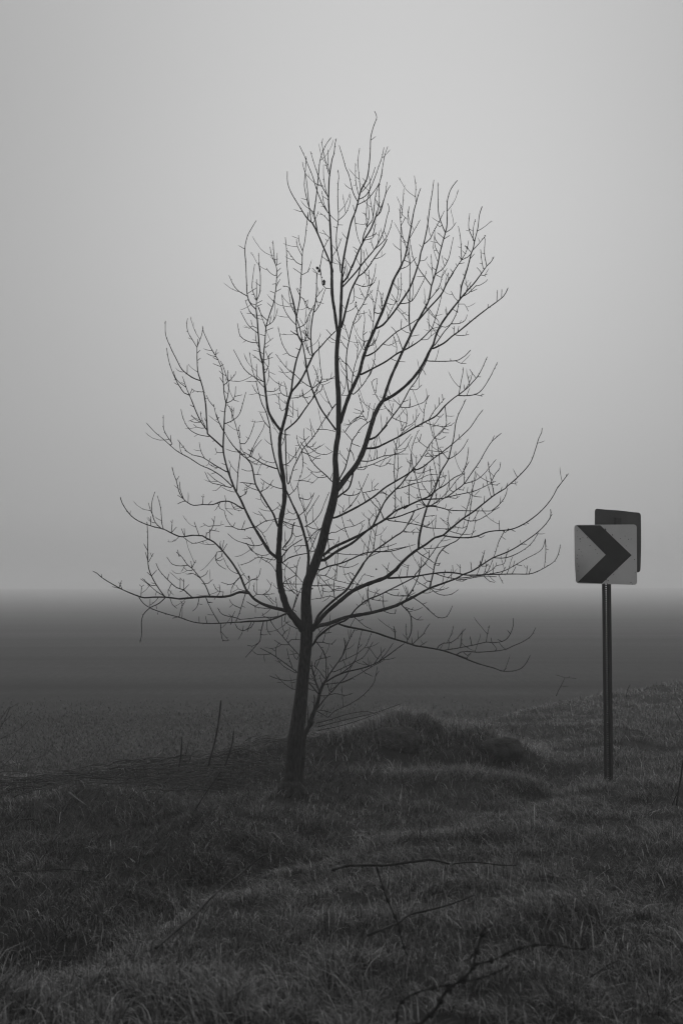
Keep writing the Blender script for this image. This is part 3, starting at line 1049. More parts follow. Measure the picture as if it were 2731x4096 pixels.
H 3.5 2.2 105,1402 160,1355 210,1310 230,1270 265,1220
H 3 2 65,1382 50,1290 53,1220
H 3 2 110,1400 103,1345
H 3 2 180,1420 240,1380
H 3 2 588,1535 635,1480
H 3 2 435,1445 440,1370
H 3 2 560,1475 600,1505 635,1480
I 3 2 1390,690 1385,600 1373,570
J 3 2 755,560 745,480
J 3 2 1430,757 1450,740
@ L17 trunk -0.3
I 34 27 570,610 490,500 430,425 395,330 360,200 350,80 350,0
G 25 20 350,1200 345,1150 355,1000 365,860 395,700 400,600
G 20 15 400,600 385,450 365,330 355,200 360,100 383,10
C 14 12 1280,1460 1310,1350 1325,1260 1355,1160
C 10 7 1355,1160 1370,1030 1400,880 1440,760 1450,720
C 7 5 1450,720 1415,650 1400,560 1405,470
C 5 2.4 1405,470 1430,330 1440,180 1452,0 A:695,1310 715,1220 728,1100 745,960
C 4.5 2.4 1400,560 1395,450 1375,350 1340,220 1325,100 1315,0 A:550,1290 540,1185
A 3 2 692,1310 665,1230 658,1165
A 3 2 688,1350 650,1270 640,1200
A 3.5 2 685,1440 640,1410 600,1360 555,1300
A 3 2 690,1520 740,1495 762,1460
A 3 2 685,1505 610,1460
C 4 2 1430,580 1480,550 1510,480 1560,380
C 3.5 2 1398,565 1350,510 1290,410 1270,285
C 3.5 2 1393,470 1350,370 1330,240
C 3.5 2 1405,858 1340,830 1290,760 1260,680 1238,575
C 3 2 1412,655 1350,615
C 3 2 1430,290 1400,230
C 3 2 1445,310 1480,350 1520,430
C 3.5 2 1355,1215 1430,1205 1490,1170 1530,1140 1568,1110
D 4 2.2 180,1145 260,1080 285,1045 270,930 255,740
D 3 2 265,1080 330,1060 398,1020
D 3 2 285,1050 330,1045 400,1035
D 3 2 265,1075 240,1000 205,920
D 3 2 240,1060 290,1100 270,1160
C 3.5 2 1320,1200 1265,1170 1240,1060
C 3.5 2 1315,1195 1305,1110 1290,1065
C 3 2 1315,1290 1270,1330 1245,1240 1248,1170
C 3 2 1330,1370 1365,1385 1372,1300 1365,1230
C 3 2 1455,1205 1490,1210 1530,1200
C 3 2 1460,1200 1455,1140
C 3 2 1385,1010 1300,930 1215,820
C 3 2 1310,940 1312,880
C 3 2 1420,780 1395,765
G 4 2 385,80 450,90
G 3 2 375,180 400,110 405,60
G 4 2 430,345 500,260 560,160 620,100
@ L17b L17 0.55
C 11 9 1362,1158 1430,1070 1490,960 1540,850 1560,815
D 7 4 203,828 195,800 185,640 200,500 215,420 235,300 238,150 242,95
D 6 4 205,828 270,760 340,680 410,612
D 4 2 222,440 270,370 300,280 320,230
D 3 2 320,230 370,235
D 3 2 320,225 290,200 275,80 265,20
D 3 2 240,100 200,50
D 3 2 230,320 300,230
D 3.5 2 190,700 140,650 155,590
D 3.5 2 180,830 150,740 140,670
D 3 2 350,668 410,705
D 3 2 365,645 325,600
D 3 2 130,690 150,600 165,480 215,380
D 3 2 215,420 150,400 120,320
D 3 2 190,860 145,860
D 3 2 235,350 300,368
@ L17c L17 -0.6
C 7 5 1300,1505 1400,1420 1480,1310 1568,1190
D 5 3 210,1190 270,1080 285,1050
C 3 2 1410,1400 1440,1360
C 3 2 1415,1385 1410,1300
D 3 2 160,1270 120,1190 110,1130
D 3 2 200,1205 285,1140
G 6 3 425,520 480,380 520,300 560,220 620,150 690,60 730,-10 D:320,1390 410,1270
G 3.5 2 560,230 520,160 508,90
G 3.5 2 600,190 570,100 575,30
G 4 2 555,240 600,260 680,300 720,300
G 3.5 2 610,190 690,250 770,265 825,240
G 3 2 650,125 630,0
G 3 2 690,40 770,40 855,60
G 3 2 600,200 650,190 680,150
G 3.5 2 555,250 565,330 555,420 540,470
G 3 2 505,340 500,200
D 3 2 375,1300 340,1230 310,1150 290,1090
D 3 2 380,1310 340,1240
@ L17d trunk 0.6
G 5 3 828,510 780,460 700,390 640,320 600,240 540,150
G 3.5 2 720,420 650,420 600,380
G 3 2 770,465 700,470 630,420
G 3 2 640,330 680,290 720,270
G 3 2 810,490 830,430
@ L18 trunk 0.35
D 9 7 412,1500 330,1390 270,1300 220,1190 185,1100 155,980 135,850
D 6 3 135,850 115,740 90,600 50,470 20,330 0,250
C 3.5 2 1345,270 1330,220 1280,210
C 3 2 1480,700 1510,600 1525,470
C 3 2 1470,710 1520,820 1545,840
D 3.5 2 182,1115 120,1075 50,1010 0,960
D 3 2 330,1400 380,1300 410,1265
D 3 2 110,720 80,660 40,640 5,610
D 3 2 55,480 75,400 95,310
D 3 2 105,690 160,700 165,600
@ L19 L17 0.2
C 13 9 1258,1500 1200,1425 1150,1330 1130,1200 1115,1050 1105,930
C 9 5 1105,930 1075,800 1060,640 1050,500 1040,420
C 5 3 1040,420 985,360 960,280 955,180 948,0
A 4 2.4 186,1411 178,1290 200,1180 235,1110 280,1035
C 4 2 960,300 890,260 840,205 798,115
C 3 2 965,285 1040,230
C 4 2 1042,420 1045,310 1045,150
C 3.5 2 1042,330 1005,230 1015,100 1028,15
C 4 2 1048,340 1075,260 1078,100 1065,0 A:310,1480 302,1325
C 3.5 2 1040,500 980,430 945,340
C 3.5 2 1055,632 970,560 900,435
C 3 2 1052,590 1010,570 995,515
C 4 2 1065,722 980,710 900,660 873,545
C 4 2 1110,1075 1030,1030 940,960 870,840 838,780
C 3.5 2 1112,1118 1040,1040 1010,970 980,800
C 3 2 1045,1030 1045,910
C 3.5 2 1138,1152 1200,1155 1250,1120 1270,1070
C 3.5 2 1088,895 1040,850 1005,825
C 3 2 1070,780 1040,700 1035,620
C 3 2 1040,380 1000,370 970,330
C 3 2 1050,390 1090,375
C 3 2 1050,370 1095,340
C 3 2 1110,1195 1050,1170 1005,1095
C 3 2 1150,950 1155,1020 1135,1100
C 3.5 2 1125,985 1155,910 1150,860 1125,790
@ L19b L19 -0.5
C 6 4.5 1100,930 1110,800 1118,720 1130,570
C 5 2.4 1130,570 1160,470 1200,350 1220,200 1225,60 1210,0 A:435,1300 430,1215
A 3 2 457,1440 420,1350 403,1270
A 3 2 465,1430 468,1325
A 3 2 447,1530 400,1500 370,1460
A 3 2 470,1490 500,1460
A 3 2 470,1545 508,1500
C 4 2 1140,515 1090,470 1055,390
C 3.5 2 1138,565 1190,530 1220,470 1232,410
C 3 2 1130,610 1195,585
C 3 2 1122,732 1195,675
C 3 2 1115,655 1070,640
C 3 2 1120,870 1190,850
C 3 2 1150,840 1188,805
C 3 2 1215,190 1185,195
C 3 2 1215,280 1165,255
C 3 2 1220,260 1265,235
C 3 2 1220,215 1255,150
C 3 2 1165,530 1178,475
C 3 2 1130,580 1100,510 1065,400
C 3 2 1130,760 1155,740
@ L20 trunk 0.35
I 15 13 560,350 590,190 605,80 612,0
G 13 11 615,1200 605,1100 575,980 545,880 515,800
G 10 7 515,800 470,710 430,620 385,530 345,410 310,300
G 7 5 310,300 285,180 268,30 C:1160,1450
C 5 3 1160,1450 1130,1340 1095,1270 1065,1170 1040,1060
C 3.5 2 1150,1470 1110,1420 1075,1345
G 5.5 3 330,392 210,350 130,300 40,245
K 4 2.2 1060,815 1000,765 960,710 900,600 890,560
G 4 2 370,570 300,550 240,520 185,480
G 3 2 300,340 220,320 180,290 165,250
G 3.5 2 440,628 500,570 530,490 540,450
G 3.5 2 530,500 580,500 660,520
G 3 2 520,560 530,650 560,720 590,850 600,930
G 4 2 530,810 580,770 630,690 665,605
G 4 2 580,910 650,870 720,790 760,690 800,600
G 3.5 2 600,870 590,820 640,740 710,630
G 3.5 2 550,655 610,670 660,620
G 4 2.2 610,1040 660,970 730,920 780,870
G 3 2 600,900 660,930 740,935
G 3 2 575,985 500,1000 470,960
G 3 2 600,1010 680,1015
G 4 2 625,1130 680,1130 690,1100
G 4 2 600,930 650,1080 690,1140
G 4 2.5 625,1135 660,1050 700,960 760,880
G 3 2 480,800 440,780 420,750
G 3.5 2 585,1080 490,1090 515,1160
G 3 2 520,820 480,850 400,840
G 3 2 565,920 490,900 400,870
@ L20b L17 -0.2
G 6 3 380,1175 440,1100 490,1065 560,1020
G 6 3 378,1235 430,1195 500,1170 570,1155 640,1145
G 4 2 400,1250 460,1300 510,1350 570,1420
G 3.5 2 500,1345 515,1250 540,1180
G 6 5 378,1115 420,1060 460,1000 475,900 490,870
G 3 2 380,860 430,920 480,930
G 3 2 395,800 360,720 335,690
G 3.5 2 385,1420 450,1480 510,1520
G 3.5 2 390,1425 480,1425 570,1425
G 3 2 400,1390 400,1300 430,1230
I 4 2.2 470,430 520,300 560,220 640,200
I 3 2 515,300 450,230 400,120
I 3 2 515,300 500,200 510,50
I 3 2 545,270 480,240 440,170
@ L21 L17 0.3
G 16 12 330,1185 270,1140 210,1050 130,920
F 12 9 1474,472 1450,430 1400,330 1350,220 1300,130 1260,30
K 9 7 966,935 940,840 930,770 935,640
C 6 3 753,1474 760,1340 770,1260 755,1180 748,1080 735,960 700,870
C 3.5 2.2 700,870 650,790 610,710 570,620 560,568
C 4.5 2.4 770,1255 790,1180 798,1075
C 3.5 2 755,1095 800,1060 855,1000 858,975
C 3.5 2 790,1065 745,930 720,880
C 3 2 790,1060 787,965
C 3.5 2 772,1265 820,1240 850,1200 858,1110
C 3 2 850,1200 915,1185
C 3 2 845,1235 885,1245
C 4 2.2 762,1450 830,1415 890,1360 920,1270 950,1160
C 3.5 2 747,1510 690,1390 660,1270
C 3 2 672,1300 620,1240 597,1190
C 3 2 710,1390 680,1410
C 3 2 740,1000 710,970
C 3 2 750,1075 715,1030
C 3 2 715,930 655,905
C 3 2 690,870 655,850
C 3 2 680,850 640,835 600,815
C 3 2 675,830 705,805
C 3 2 672,825 688,778
C 3 2 725,920 750,910
K 4.5 2.4 1015,1042 1022,930 1038,770 C:880,1540 840,1400 800,1285
C 3 2 835,1390 840,1300
C 3 2 900,1568 885,1480 897,1455
K 3.5 2 1065,745 1100,690 1130,600
K 5.5 2.4 950,920 880,880 800,830 740,815 690,785
K 5 2.2 985,1010 920,950 850,905 790,880 720,835 640,790 560,720 500,670 450,615
K 3.5 2 610,745 560,660 555,565
K 3 2 600,735 600,690
K 3 2 700,790 645,720
K 4 2 980,1020 900,1000 850,985 815,920
K 3 2 940,1005 880,970 830,925
K 3 2 885,895 840,870 850,835
K 3 2 820,840 790,790 780,735
K 3 2 1035,1075 1070,1060 1080,1040
K 3 2 930,800 890,800 880,770
K 3 2 995,1000 970,920 980,880
F 6 2.4 1362,300 1300,260 1240,235 1170,240 1100,265 1010,265 930,272 880,250 840,215 800,150 775,50 755,0 K:610,890
F 3.5 2 838,210 810,130 805,60
F 3 2 840,215 785,180
F 3 2 1008,262 1017,170
F 3 2 840,235 785,260
F 3 2 1060,265 1093,232
F 3 2 1218,235 1208,182
F 3.5 2 1155,245 1165,300 1205,320
F 4 2 1440,470 1360,490 1280,465 1240,420 1215,370 1205,320
F 3 2 1360,488 1388,408
F 3 2 1278,465 1210,460
F 3 2 1215,240 1215,300 1280,360
F 3 2 1262,240 1300,310 1360,315
F 3.5 2 1350,195 1390,170 1410,110
F 4 2 1537,625 1470,635 1380,610 1300,580 1235,525
F 3 2 1470,632 1440,570 1405,550
F 3.5 2 1400,610 1450,670 1520,740
F 3 2 775,50 800,10
F 3 2 1272,465 1302,425
G 4 2 145,910 230,860 290,850 360,830
G 3 2 145,915 200,970 240,1050 270,1130
G 3.5 2 240,865 200,810 165,770
G 3.5 2 310,1210 170,1185 80,1230 0,1255
G 3 2 190,1195 280,1250 330,1330
G 3 2 270,1150 200,1170 110,1130 60,1060
@ L22 L21 -0.45
K 8 7 928,772 880,725 832,682
C 7 5 610,1530 597,1400 590,1280 570,1150 545,1060
C 5 3 545,1060 520,980 513,880 512,760
C 3 2 512,757 470,690 430,620 420,550 428,500
C 3 2 515,750 550,660 567,590
C 3 2 515,745 520,685
C 5 2.4 540,1065 470,1030 380,960 330,870 280,770 235,660 228,580 230,522
C 3 2 425,995 425,920
C 3 2 560,1160 490,1150 465,1130
C 3 2 515,875 545,855
C 3 2 515,810 540,785
C 5.5 4 600,1510 550,1430 510,1350 470,1250 445,1190
C 4 2.2 445,1190 400,1170 350,1100 300,1000 265,900 250,830 240,765
C 3.5 2 440,1185 415,1120 400,1070 380,1020
C 3 2 450,1195 470,1130
C 3 2 410,1115 330,1050 300,970
C 3 2 585,1470 550,1390 543,1335
C 3 2 530,1425 490,1400 460,1365
C 3 2 555,1485 510,1475 480,1450
C 3 2 475,1290 450,1275
C 4 2 615,1558 520,1540 440,1490 390,1400 368,1315
@ L23 L17 -0.7
G 9 5 338,905 300,800 250,720 190,620 140,530 120,430 100,350 60,300
K 4.5 2.4 1080,840 1040,810 1000,765 960,710
K 3.5 2 1095,825 1130,740 1180,650 1190,610
G 4.5 2.2 130,530 70,520 0,515
G 3 2 170,590 90,560 20,510
G 3 2 195,600 210,540 215,510
G 3.5 2 190,590 240,570 300,490
G 3 2 240,740 190,670 185,610
G 3 2 285,765 330,745 360,715
G 3 2 125,440 190,448
G 3 2 110,410 60,412 15,395
G 3 2 100,290 130,210 195,130
G 3 2 90,290 110,200
G 3 2 70,310 0,190
G 3 2 60,300 150,350 170,300
@ L24 L17 0.55
I 16 11 430,440 370,420 300,405 200,370 120,320 75,265
F 10 8 1400,1030 1370,960 1340,890 1270,780 1190,680
F 8 6 1190,680 1110,600 1050,570 1010,545
F 6 3 1010,545 920,540 850,552 800,550 730,520 660,485 560,460 470,428 400,390 340,330 290,250 275,200
F 4 2 650,485 590,430 560,350 555,250 583,150
F 3 2 570,370 545,320 525,250
F 3.5 2 665,480 645,430 635,300 605,185
F 3 2 735,515 740,400
F 3 2 735,512 778,465
F 3 2 850,548 820,480
F 3 2 858,548 845,478
F 3 2 972,540 935,420
F 4 2 1040,560 1045,520 1070,515 1105,455 1118,370
F 3 2 1105,455 1150,455 1200,440
F 3 2 1100,460 1060,460 1015,432
F 3 2 1085,580 1070,500
F 3 2 1110,415 1092,390
F 3 2 1075,490 1120,500 1160,505
F 3 2 1060,575 990,600 920,612 840,560
F 3 2 548,455 547,370
F 3 2 1190,680 1165,640 1170,590
F 3 2 1195,680 1230,615
F 3 2 1185,660 1200,585
F 3.5 2 1180,685 1140,690 1128,760 1160,810 1220,845
F 3 2 1130,760 1180,730 1190,700
F 3 2 1125,765 1165,770 1195,750
F 3.5 2 1340,920 1290,970 1240,980 1175,960
F 3.5 2 1330,925 1270,1010 1265,1070
F 3 2 1350,905 1385,880
F 3.5 2 1390,985 1440,945 1510,910 1530,835
F 3 2 1450,935 1510,940
F 3 2 1420,1020 1430,980 1422,915
F 3.5 2 1400,1040 1330,1020 1310,985
I 3.5 2 115,310 150,285 200,290 310,280
I 3 2 210,285 260,330 300,375
I 3 2 150,285 125,250 130,180
I 3 2 195,290 260,250 285,175
I 3 2 180,365 140,390 60,350
I 3.5 2 350,410 250,410 150,400 60,350
I 3 2 340,405 320,310
@ L25 L24 -0.4
F 11 8 1415,1058 1340,1050 1260,1080 1180,1092 1050,1090 920,1100 800,1110
F 8 3 800,1110 680,1095 560,1095 490,1100 420,1080 300,1030 190,970 110,920 65,880 28,862
F 5.5 2.4 670,1088 620,1020 560,920 525,820 520,680 518,520 512,420
F 3 2 521,682 483,615
F 3 2 525,772 497,690
F 3 2 527,778 570,700
F 3 2 552,905 600,850
F 3 2 550,910 512,870
F 5.5 2.4 915,1103 840,1030 780,1010 720,960 670,910 620,850 593,790
F 3 2 840,1032 840,930
F 3.5 2 845,1035 888,980
F 3 2 808,1020 810,920
F 3 2 690,932 710,885
F 3 2 730,980 700,1050 710,1090 730,1035
F 5 2.4 1075,1082 1030,980 985,920 920,840 870,800 830,740 775,690
F 3.5 2 878,808 810,815 740,800 690,735
F 3 2 915,832 950,765
F 3 2 918,830 905,770
F 3 2 990,925 1040,890 1060,855
F 3 2 1020,975 1060,970 1100,935
F 3 2 975,915 920,880 870,890
F 3 2 915,855 870,855 845,830
F 3 2 800,730 787,670
F 3.5 2 662,1082 600,1045 530,985 455,930
F 3 2 590,988 540,985 470,925
F 4.5 2.2 685,1098 620,1150 540,1190 480,1250 463,1320 465,1420 450,1500
F 3 2 465,1095 465,1000 485,985
F 3 2 720,1108 740,1160 780,1195
F 3 2 980,1100 960,1180 920,1220
F 3.5 2 1190,1090 1195,1050 1150,1040 1130,1020 1105,975
F 3 2 1135,1085 1165,1045 1158,980
F 4 2.2 1392,1060 1360,1170 1330,1260 1300,1320
F 3 2 1345,1190 1280,1160 1250,1115
F 3 2 290,1020 260,960
F 3 2 265,1005 285,945
F 3 2 270,1020 200,1000
F 3 2 105,915 104,888
F 3 2 1040,1100 1060,1140 1100,1145
F 3 2 1050,1090 1010,1085
@ L26 L17 -0.5
I 9 6 470,435 420,455 350,485 270,515 180,525 80,527 0,535
F 5.5 3 1480,1312 1300,1320 1160,1328 1050,1330 930,1318 800,1275 690,1245 600,1215 540,1190 480,1150 440,1095
F 3 2 800,1270 820,1190 855,1130
F 4 2 1152,1326 1100,1230 1060,1150 1040,1105
F 3.5 2 1170,1330 1175,1400 1190,1480 1240,1483
F 3 2 980,1322 978,1268
F 3 2 1045,1328 1035,1265
F 3.5 2 1450,1315 1420,1370 1370,1395 1320,1370 1300,1330
F 3 2 540,1190 540,1110
F 3 2 790,1272 740,1283
F 3 2 690,1242 590,1215
F 3 2 1370,1392 1375,1350
I 4.5 2 380,475 300,490 200,490 60,505 0,510
F 3.5 2 1310,1280 1190,1250 1145,1190
F 3 2 1270,1310 1275,1270 1300,1220
I 4 2 215,528 200,570 185,640 180,700 130,760 50,850
I 3 2 165,725 110,750 65,740
I 3 2 195,600 165,605
I 3 2 240,560 250,620 275,650
I 3 2 410,470 400,520 440,560 530,600
I 3 2 340,485 345,430
I 3 2 270,505 210,480 200,450
I 3 2 130,525 100,580 35,610
@ sapling - 0.3
P 26 25 689,1790 695,1745
J 25 22 180,1180 200,1130 235,1070
I 22 15 625,1440 650,1370 690,1270 710,1180
I 15 9 710,1180 740,1100 765,1060 800,1000
I 7 3 765,1072 850,1020 950,980 1080,950 1200,910 1300,850 1400,775 1470,725
I 3.5 2 1200,908 1260,820 1300,770
I 3.5 2 1240,890 1310,810 1370,720
I 3 2 1150,935 1120,900 1100,885
I 6 3 790,1015 850,930 900,860 940,780 932,675
I 4 2 938,785 980,690 1030,590
I 3.5 2 920,840 940,760 985,680 990,600
I 4 2 900,1000 1000,920 1040,850 1060,740 1090,610
I 6.5 3.5 712,1165 690,1100 650,980 640,880
I 6 2.5 700,1175 620,1080 520,990 400,900 300,830 180,765
I 5 2.5 690,1120 640,935 530,830 430,720 380,660 310,580 270,515
I 5.5 2.5 690,1310 760,1220 820,1160 890,1080 960,1000 1020,880
I 3.5 2 745,1100 820,1085 920,1070 1050,1010 1150,950 1300,870
I 4 2.2 728,1195 790,1190 850,1175 950,1190 1010,1170
I 5 4 660,1340 668,1220 662,1185
I 4 2 672,1330 740,1360 790,1390
I 3 2 790,1388 850,1330 980,1270 1100,1190 1190,1090 1215,1010 1230,930
I 3 2 1210,1020 1245,970
I 4 2 615,1480 605,1300 590,1250
I 3.5 2 772,1040 770,930 770,850 740,780
I 3.5 2 760,1040 700,960 650,920
I 3 2 785,1005 790,930
I 3.5 2 800,1150 860,1110 890,1085
I 4 3 780,1080 800,1150
I 3 2 880,895 1000,840 1070,800 1130,740 1180,620
I 3 2 840,980 930,940 1010,900 1110,840 1190,710
I 3 2 620,1080 510,1050 430,1060 330,1040 265,1015
I 3 2 650,1150 600,1125 500,1140 430,1110 360,1050 315,1000
I 3 2 320,845 320,770 355,715
I 3 2 470,940 440,860 420,770
I 3 2 265,820 160,825 100,780
I 3 2 500,990 380,920 330,850
I 3 2 510,870 480,830 480,780
I 3 2 440,730 370,735 310,695
I 3 2 460,690 500,690 540,690
I 3 2 660,1000 700,900 740,800
I 3 2 670,940 680,880 810,840
I 3 2 700,1120 670,1060 630,1000
I 3 2 735,1090 710,1010
I 3 2 380,660 400,620 435,600
I 3 2 690,1320 760,1330 830,1350
"""
MPX = lambda Y: Y / FOC          # metres per photo pixel at Y metres

class Strand:
    def __init__(s, pts, rad): s.p = pts; s.r = rad     # world points, radii

def nearest(pt2, strands):
    best = None
    for st in strands:
        for i, q in enumerate(st.px):
            d = (q[0] - pt2[0]) ** 2 + (q[1] - pt2[1]) ** 2
            if best is None or d < best[0]: best = (d, st, i)
    return best

def make_strand(pix, w0, w1, y_start, slope, y_list=None, wob=0.0):
    p2 = smooth_path([Vector((a, b, 0)) for a, b in pix], 11.0)
    ln = 0.0; P, R, PX = [], [], []
    tot = sum((p2[i + 1] - p2[i]).length for i in range(len(p2) - 1)) or 1.0
    ph = random.uniform(0, 6.28)
    for i, q in enumerate(p2):
        if i: ln += (q - p2[i - 1]).length
        t = ln / tot
        Y = y_start + slope * ln * MPX(13.0) * (1 - 0.25 * t)
        w = w0 + (w1 - w0) * t
        w *= 1 + random.uniform(-0.10, 0.10)
        if w < 4: w = 0.45 + 0.9 * w
        elif w > 7: w *= 0.90
        P.append(P3(q.x, q.y, Y)); R.append(w * 0.5 * MPX(Y)); PX.append((q.x, q.y))
    st = Strand(P, R); st.px = PX; st.w0 = w0; st.w1 = w1
    return st

UP = Vector((0, 0, 1))
def twig(geo, p, d, length, r0, r1, rnd, up=0.55, sides=4):
    n = max(3, int(length / 0.03))
    pts, rad = [p], [r0]
    step = length / n
    for i in range(n):
        d = (d + UP * up * (step / 0.045) * 0.35 + Vector((rnd.uniform(-1, 1), rnd.uniform(-1, 1), rnd.uniform(-1, 1))) * 0.13).normalized()
        pts.append(pts[-1] + d * step)
        t = (i + 1) / n
        r = r0 + (r1 - r0) * t
        if i == n - 2: r *= 1.25
        if i == n - 1: r *= 0.45
        rad.append(r)
    geo.ring_tube(pts, rad, sides)
    return pts

def grow(st, geo, rnd, spacing, budded=True, scale=1.0):
    """short curved twigs and pointed buds along a traced strand"""
    acc, nxt, side = 0.0, rnd.uniform(10, 30), 1
    accb, nxtb = 0.0, 12
    n = len(st.p)
    for i in range(2, n - 1):
        seg = math.hypot(st.px[i][0] - st.px[i - 1][0], st.px[i][1] - st.px[i - 1][1])
        acc += seg; accb += seg
        w = st.r[i] * 2 / MPX(13.0)
        t = (st.p[i] - st.p[i - 1]).normalized()
        if acc > nxt and w < 8 and n * 0.2 < i < n * 0.8:
            acc = 0; nxt = spacing * rnd.uniform(0.55, 1.6); side = -side
            a = rnd.uniform(-0.9, 0.9) + (0 if side > 0 else math.pi)
            right = Vector((t.z, 0, -t.x)); right = right.normalized() if right.length > 1e-4 else Vector((1, 0, 0))
            dep = t.cross(right).normalized()
            out = right * math.cos(a) + dep * math.sin(a)
            d = (t * rnd.uniform(0.3, 0.8) + out).normalized()
            q = rnd.random()
            L = (rnd.uniform(10, 26) if q < 0.35 else rnd.uniform(26, 60) if q < 0.75 else rnd.uniform(60, 115)) * MPX(13.0) * scale
            pts = twig(geo, st.p[i], d, L, min(st.r[i] * 0.7, 1.3 * MPX(13.0)), 0.75 * MPX(13.0), rnd)
            if L > 0.1:
                for k in range(2, len(pts) - 1, 2):
                    if rnd.random() < 0.35:
                        d2 = ((pts[k] - pts[k - 1]).normalized() + Vector((rnd.uniform(-1, 1), rnd.uniform(-.6, .6), rnd.uniform(-0.2, 1)))).normalized()
                        twig(geo, pts[k], d2, rnd.uniform(0.02, 0.055), 0.75 * MPX(13.0), 0.5 * MPX(13.0), rnd, sides=3)
        if budded and accb > nxtb and w < 6:
            accb = 0; nxtb = rnd.uniform(14, 30)
            a = rnd.uniform(0, 6.28)
            o1 = t.orthogonal().normalized(); o2 = t.cross(o1)
            d = (t * 1.1 + o1 * math.cos(a) + o2 * math.sin(a)).normalized()
            L = rnd.uniform(5, 9) * MPX(13.0)
            geo.ring_tube([st.p[i], st.p[i] + d * L * 0.45, st.p[i] + d * L], [0.9 * MPX(13.0), 1.25 * MPX(13.0), 0.2 * MPX(13.0)], 3)

def sides_for(w): return 12 if w > 26 else 8 if w > 12 else 6 if w > 5 else 5

def build_plant(text, y_of, spacing, mats):
    limbs, order, cur = {}, [], None
    rnd = random.Random(3)
    for line in text.strip().splitlines():
        tk = line.split()
        if not tk: continue
        if tk[0] == '@':
            cur = tk[1]; order.append(cur); limbs.setdefault(cur, [])
            parent, slope = tk[2], float(tk[3]); first = True
            continue
        view, w0, w1 = tk[0], float(tk[1]), float(tk[2])
        toks = tk[3:]; sl = None
        if toks[0].startswith('s='): sl = float(toks[0][2:]); toks = toks[1:]
        pix = parse(view, toks)
        pool = limbs[cur] if (limbs[cur]) else (limbs.get(parent) or [])
        if not pool:
            st = make_strand(pix, w0, w1, y_of, 0.0)
        else:
            d, ps, i = nearest(pix[0], pool)
            ys = ps.p[i].y
            if d > 9: pix = [ps.px[i]] + pix
            else: pix[0] = ps.px[i]
            if len(pix) > 2 and math.hypot(pix[1][0] - pix[0][0], pix[1][1] - pix[0][1]) < 4: pix.pop(1)
            if first or i > len(ps.p) - 4:
                s = slope if sl is None else sl
            else:
                s = rnd.choice((-1, 1)) * rnd.uniform(0.15, 0.75) if sl is None else sl
            if first or w0 >= 6 and i > len(ps.p) - 4:
                s = slope if sl is None else sl
            st = make_strand(pix, w0, w1, ys, s)
        first = False
        limbs[cur].append(st)
    return limbs, order

TRUNK_PIX = parse('P', ['666,1856', '667,1828', '669,1800', '673,1750', '678,1700']) + parse('I', ['525,1400', '548,1200', '566,1000', '585,800', '597,620', '594,480', '590,350', '602,200', '645,90']) + \
    parse('G', ['690,1200', '735,1060', '772,900', '818,740', '848,600', '858,500', '857,400', '852,300', '863,180', '880,80']) + \
    parse('D', ['435,1400', '434,1200', '420,1000', '418,800', '432,640', '440,590'])
TRUNK_W = [118, 88, 73, 64, 64, 62, 55, 51, 50, 53, 48, 43, 42, 42, 41, 39, 37, 37, 33, 30, 25, 23, 22, 22, 22, 22, 19, 18, 19, 20]

def width_strand(pix, widths, Y):
    st = make_strand(pix, 10, 10, Y, 0.0)
    # widths given per control point
    keys, acc = [0.0], 0.0
    for i in range(1, len(pix)):
        acc += math.hypot(pix[i][0] - pix[i - 1][0], pix[i][1] - pix[i - 1][1]); keys.append(acc)
    ln, R = 0.0, []
    for i, q in enumerate(st.px):
        if i: ln += math.hypot(q[0] - st.px[i - 1][0], q[1] - st.px[i - 1][1])
        w = 0.93 * float(np.interp(ln, keys, widths)) * (1 + random.uniform(-0.018, 0.018))
        R.append(w * 0.5 * MPX(Y))
    st.r = R
    return st

TREE_Y = 13.0
trunk_st = width_strand(TRUNK_PIX, TRUNK_W, TREE_Y)
parts = TREE.split('@ sapling')
tree_txt, sap_txt = parts[0], '@ sapling' + parts[1]
tree_txt = tree_txt.split('\n', 3)
tree_txt = '\n'.join(l for l in '\n'.join(tree_txt).splitlines() if not l.startswith('@ trunk') and not l.startswith('P 40'))
# seed the limb table with the trunk
def build_tree():
    global build_plant
    limbs, order, cur = {'trunk': [trunk_st]}, [], None
    rnd = random.Random(3)
    first = True
    for line in tree_txt.strip().splitlines():
        tk = line.split()
        if not tk: continue
        if tk[0] == '@':
            cur = tk[1]; order.append(cur); limbs[cur] = []
            parent, slope = tk[2], float(tk[3]); first = True
            continue
        view, w0, w1 = tk[0], float(tk[1]), float(tk[2])
        pix = parse(view, tk[3:])
        pool = limbs[cur] or limbs[parent]
        d, ps, i = nearest(pix[0], pool)
        ys = ps.p[i].y
        if d > 9: pix = [ps.px[i]] + pix
        else: pix[0] = ps.px[i]
        if math.hypot(pix[1][0] - pix[0][0], pix[1][1] - pix[0][1]) < 4 and len(pix) > 2: pix.pop(1)
        leader = first or i > len(ps.p) - 4
        s = slope if leader else rnd.choice((-1, 1)) * rnd.uniform(0.15, 0.75)
        st = make_strand(pix, w0, w1, ys, s)
        limbs[cur].append(st); first = False
    return limbs, order

